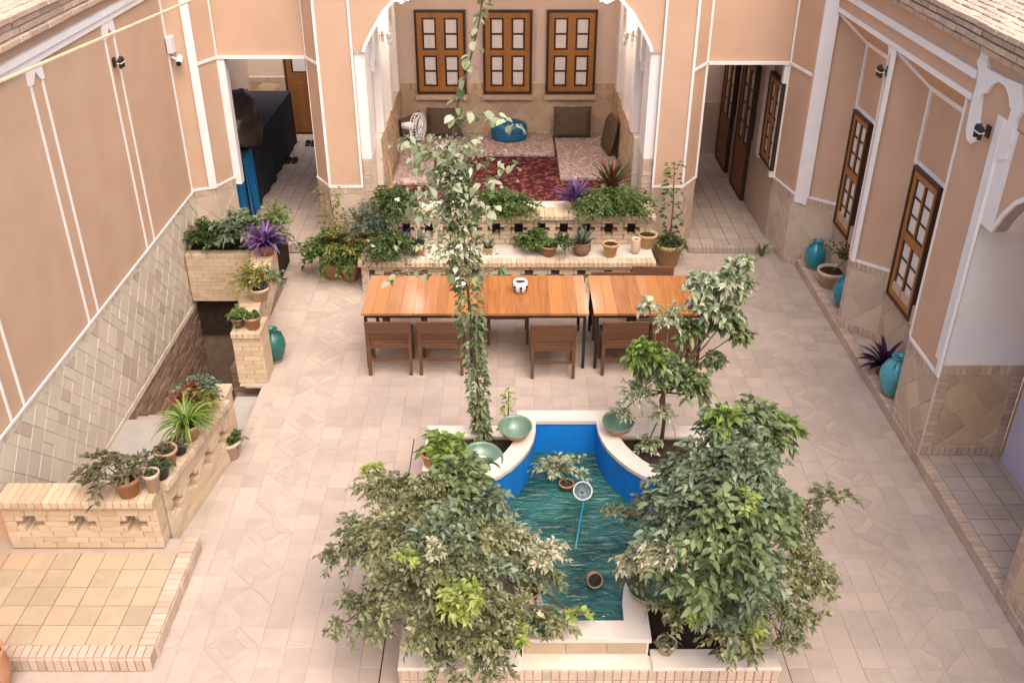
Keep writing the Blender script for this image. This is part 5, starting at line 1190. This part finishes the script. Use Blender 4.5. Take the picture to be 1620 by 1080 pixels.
cl = [Z_(605, 775, 1.15, .24, 'o'), Z_(575, 850, 1.0, .26, 'o'), Z_(525, 880, .9, .15, 'o', .7), Z_(630, 850, 1.25, .33, 'o'), Z_(680, 795, 1.4, .32, 'o'), Z_(570, 955, .75, .22, 'o', .7), Z_(545, 985, .65, .14, 'o', .6), Z_(635, 930, 1.0, .30, 'o'),
      Z_(700, 880, 1.35, .34, 'o'), Z_(765, 850, 1.2, .28, 'o'), Z_(600, 985, .7, .18, 'o', .6), Z_(690, 985, .9, .26, 'o'), Z_(740, 1000, .85, .25, 'o'), Z_(705, 1045, .6, .18, 'o', .8), Z_(775, 1040, .6, .20, 'o', .8), Z_(800, 970, .9, .22, 'o'), Z_(845, 905, .9, .20, 'o'), Z_(815, 870, 1.05, .22, 'o'), Z_(750, 935, 1.15, .26, 'o'), Z_(640, 770, 1.2, .2, 'o'),
      Z_(725, 755, 1.45, .26, 's'), Z_(765, 795, 1.35, .22, 's'), Z_(770, 890, 1.15, .22, 's'), Z_(700, 830, 1.5, .22, 's', .7), Z_(705, 712, 1.5, .17, 'b', 1.2), Z_(865, 876, 1.05, .16, 'c', 2.4), Z_(828, 862, 1.12, .13, 'c', 1.8), Z_(690, 875, 1.5, .12, 'c', .6),
      Z_(733, 945, 1.36, .13, 'l', 4.0), Z_(702, 908, 1.32, .09, 'l', 2.0), Z_(825, 998, .85, .09, 'l', 1.2), Z_(915, 972, .68, .08, 'l', 1.2), Z_(590, 740, 1.2, .11, 'l', .7), Z_(640, 880, 1.45, .09, 'l', .8), Z_(800, 830, 1.1, .15, 'x', .8), Z_(880, 985, .75, .14, 'o', .8)]
shrub('variegated_shrub', 'sprawling olive green shrub with cream and lime shoots left of the pool', (-.42, 6.35, .28), cl)
cl = [Z_(1155, 685, 1.9, .26, 's'), Z_(1195, 665, 1.9, .20, 's'), Z_(1230, 690, 1.8, .17, 's', .8), Z_(1125, 740, 1.75, .28, 's'), Z_(1180, 745, 1.8, .30, 's'), Z_(1090, 805, 1.55, .30, 's'), Z_(1155, 830, 1.65, .34, 's'), Z_(1215, 810, 1.5, .26, 's'), Z_(1115, 900, 1.35, .30, 's'), Z_(1185, 905, 1.35, .30, 's'), Z_(1065, 755, 1.45, .20, 's'), Z_(1075, 850, 1.4, .24, 's'), Z_(1140, 960, 1.0, .24, 's'),
      Z_(1260, 815, 1.25, .25, 'o'), Z_(1305, 785, 1.25, .13, 'o', .8), Z_(1340, 785, 1.2, .08, 'o', .8), Z_(1265, 890, 1.1, .26, 'o'), Z_(1300, 925, .95, .16, 'o', .8), Z_(1235, 960, .9, .26, 'o'), Z_(1275, 975, .8, .15, 'o', .7), Z_(1155, 1000, .8, .20, 'o'), Z_(1080, 955, .85, .22, 'o'), Z_(1190, 1035, .5, .11, 'o', .8), Z_(1150, 1040, .5, .10, 'o', .8), Z_(1250, 1015, .6, .14, 'o', .8), Z_(1030, 800, 1.1, .20, 'o'), Z_(985, 815, .85, .16, 'o', .8), Z_(1010, 905, .85, .16, 'o'),
      Z_(1145, 668, 2.0, .14, 'b', .8), Z_(1245, 672, 1.85, .10, 'b', .7), Z_(1045, 876, 1.35, .16, 'c', 2.6), Z_(1000, 880, 1.1, .14, 'c', 1.6), Z_(1075, 870, 1.5, .12, 'c', 1.8), Z_(1190, 985, .95, .09, 'l', 1.6), Z_(1100, 975, 1.0, .05, 'l', 2), Z_(1190, 1018, .6, .07, 'l', 1.4), Z_(1180, 790, 1.85, .12, 'l', .4)]
shrub('grey_green_shrub', 'tall bushy grey green shrub with drooping leaves right of the pool', (1.55, 6.35, .28), cl)
Y_ = lambda u, v, Y, r, k, d=1.0: (atY(u, v, Y), r, k, d)
cl = [Y_(1045, 575, 7.75, .22, 'd', 1.1), Y_(1085, 600, 7.8, .20, 'd'), Y_(1020, 555, 7.7, .16, 'b', .9), Y_(1110, 615, 7.8, .10, 'd', .7), Y_(1005, 620, 7.7, .18, 'x', 1.2), Y_(985, 650, 7.7, .12, 'x', 1), Y_(1045, 650, 7.7, .15, 'x', .6), Y_(1025, 700, 7.7, .14, 'x', .8),
      Y_(1130, 480, 8.1, .22, 'p', 1.1), Y_(1155, 440, 8.1, .18, 'p', 1.0), Y_(1185, 415, 8.1, .10, 'p', .9), Y_(1110, 445, 8.1, .15, 'p', .9), Y_(1060, 500, 8.0, .16, 'x', 1), Y_(1095, 520, 8.0, .15, 'd', .9), Y_(1170, 525, 8.1, .10, 'd', .7), Y_(1130, 570, 8.1, .10, 'd', .8), Y_(1025, 480, 8.0, .07, 'p', .6), Y_(1180, 460, 8.1, .08, 'p', .8), Y_(1140, 500, 8.1, .18, 'd', .8)]
shrub('citrus_tree', 'young citrus tree with thin trunk and pale upper leaves before the last table', (1.54, 7.78, .28), cl, cat='tree', fork=atY(1050, 620, 7.78))

# ------------------------------------------------------------------ climbing vine
vb = Vector((-.24, 7.86, .28)); t = thing('climbing_vine', 'tall climbing vine with pale round leaves rising past the tables to the top', 'vine', vb)
YV = 7.9
path = [(765, 700), (758, 640), (750, 560), (742, 480), (735, 400), (728, 330), (722, 280), (715, 230), (718, 190), (728, 150), (745, 90), (757, 40), (765, -10), (768, -60)]
pts = [atY(u, v, YV) - vb for u, v in path]; pts[0] = Vector((0, 0, 0))
MB().tube(pts, [.02, .018, .016, .015, .014, .013, .012, .011, .010, .009, .008, .007, .006, .005], 6).build('stem', m_bark, t, smooth=True)
MB().tube([Vector((.05, .03, 0)), atY(748, 560, YV + .04) - vb, atY(730, 330, YV + .04) - vb], .009, 5).build('stake', m_darkwood, t)
arms = [[(720, 262), (690, 245), (660, 232), (632, 216)], [(718, 205), (745, 178), (775, 182), (800, 190), (822, 210)], [(735, 300), (765, 290), (795, 272), (820, 258)], [(728, 320), (700, 330), (670, 345), (640, 320)], [(735, 420), (700, 430), (650, 430), (610, 445)], [(738, 440), (770, 430), (800, 420)], [(720, 250), (735, 235), (745, 215)], [(728, 310), (755, 325), (775, 335)], [(715, 230), (690, 270), (675, 300)]]
lm = MB(); lm.raw([(0, 0, 0), (.25, -.42, .10), (.28, 0, 0), (.25, .42, .10), (.62, -.36, .06), (.62, 0, -.06), (.62, .36, .06), (1.0, 0, -.16), (-.08, -.22, .05), (-.08, .22, .05)], [(0, 8, 1, 2), (0, 2, 3, 9), (1, 4, 5, 2), (2, 5, 6, 3), (4, 7, 5), (5, 7, 6)])
lo = lm.build('leaf', m_lf_vine, t, smooth=True, fixn=False); lmesh = lo.data; bpy.data.objects.remove(lo)
lmesh2 = lmesh.copy(); lmesh2.materials.clear(); lmesh2.materials.append(m_lf_vine2)
ab = MB(); L = []
for A in arms:
    q = [atY(u, v, YV + random.uniform(-.12, .12)) - vb for u, v in A]; MB().tube(q, [.007, .005, .004, .003, .002][:len(q)], 5).build('branch', m_stem, t)
    for i in range(len(q) - 1):
        for k in range(7): L.append((q[i].lerp(q[i + 1], random.random()), .07, random.uniform(.06, .10), 0))
for k in range(85):                                    # dense pale knot where the branches part
    u, v = random.gauss(705, 32), random.uniform(225, 345); L.append((atY(u, v, YV + random.uniform(-.2, .2)) - vb, .05, random.uniform(.06, .10), 0))
for k in range(46):
    i = random.random() * 5; a = pts[8 + int(min(i, 4.99))].lerp(pts[9 + int(min(i, 3.99))], random.random()) if int(i) < 5 else pts[9]; L.append((a, .05, random.uniform(.06, .10), 0))
for p, sp, ln, m in L[:300]:
    a = random.uniform(0, 6.28); o = bpy.data.objects.new('leaf', lmesh if random.random() < .8 else lmesh2); COL.objects.link(o); o.parent = t
    o.location = p + Vector((math.cos(a) * sp * random.random(), math.sin(a) * sp * random.random(), random.uniform(-.03, .03))); o.scale = (ln, ln, ln)
    o.rotation_euler = (random.uniform(-.6, .6), random.uniform(.2, 1.1), a)
n = 1500; q = rng.uniform(0, 6.6, n); Pn = []; Dn = []
for x in q:
    i = int(min(x, 6.49)); p = pts[i].lerp(pts[i + 1], min(1, x - i)); a = random.uniform(0, 6.28); r = .11 * math.sqrt(random.random()) * (.55 + .6 * min(1, x / 3.0)); Pn.append((p.x + r * math.cos(a), p.y + r * math.sin(a), p.z + random.uniform(-.03, .03))); Dn.append((math.cos(a), math.sin(a), random.uniform(-.6, .3)))
leaves_mesh('foliage', Pn, Dn, rng.uniform(.03, .075, n), rng.uniform(.025, .055, n), m_lf_vine2, t, droop=.4)
n = 750; Pn = [(atY(random.gauss(712, 34), random.uniform(215, 420), YV + random.uniform(-.2, .2)) - vb) for _ in range(n)]
leaves_mesh('pale_foliage', [tuple(p) for p in Pn], rdir(n, -.8), rng.uniform(.04, .08, n), rng.uniform(.03, .055, n), m_lf_vine, t, droop=.4)
stairplant('vine_shoot', 'yellow green shoot standing beside the green bowl at the pool', atZ(797, 690, .30), lambda t: climber(t, 0, .52, m_lf_lime, 50, .06, .06, .035, (.05, .05), .3, m_stem))
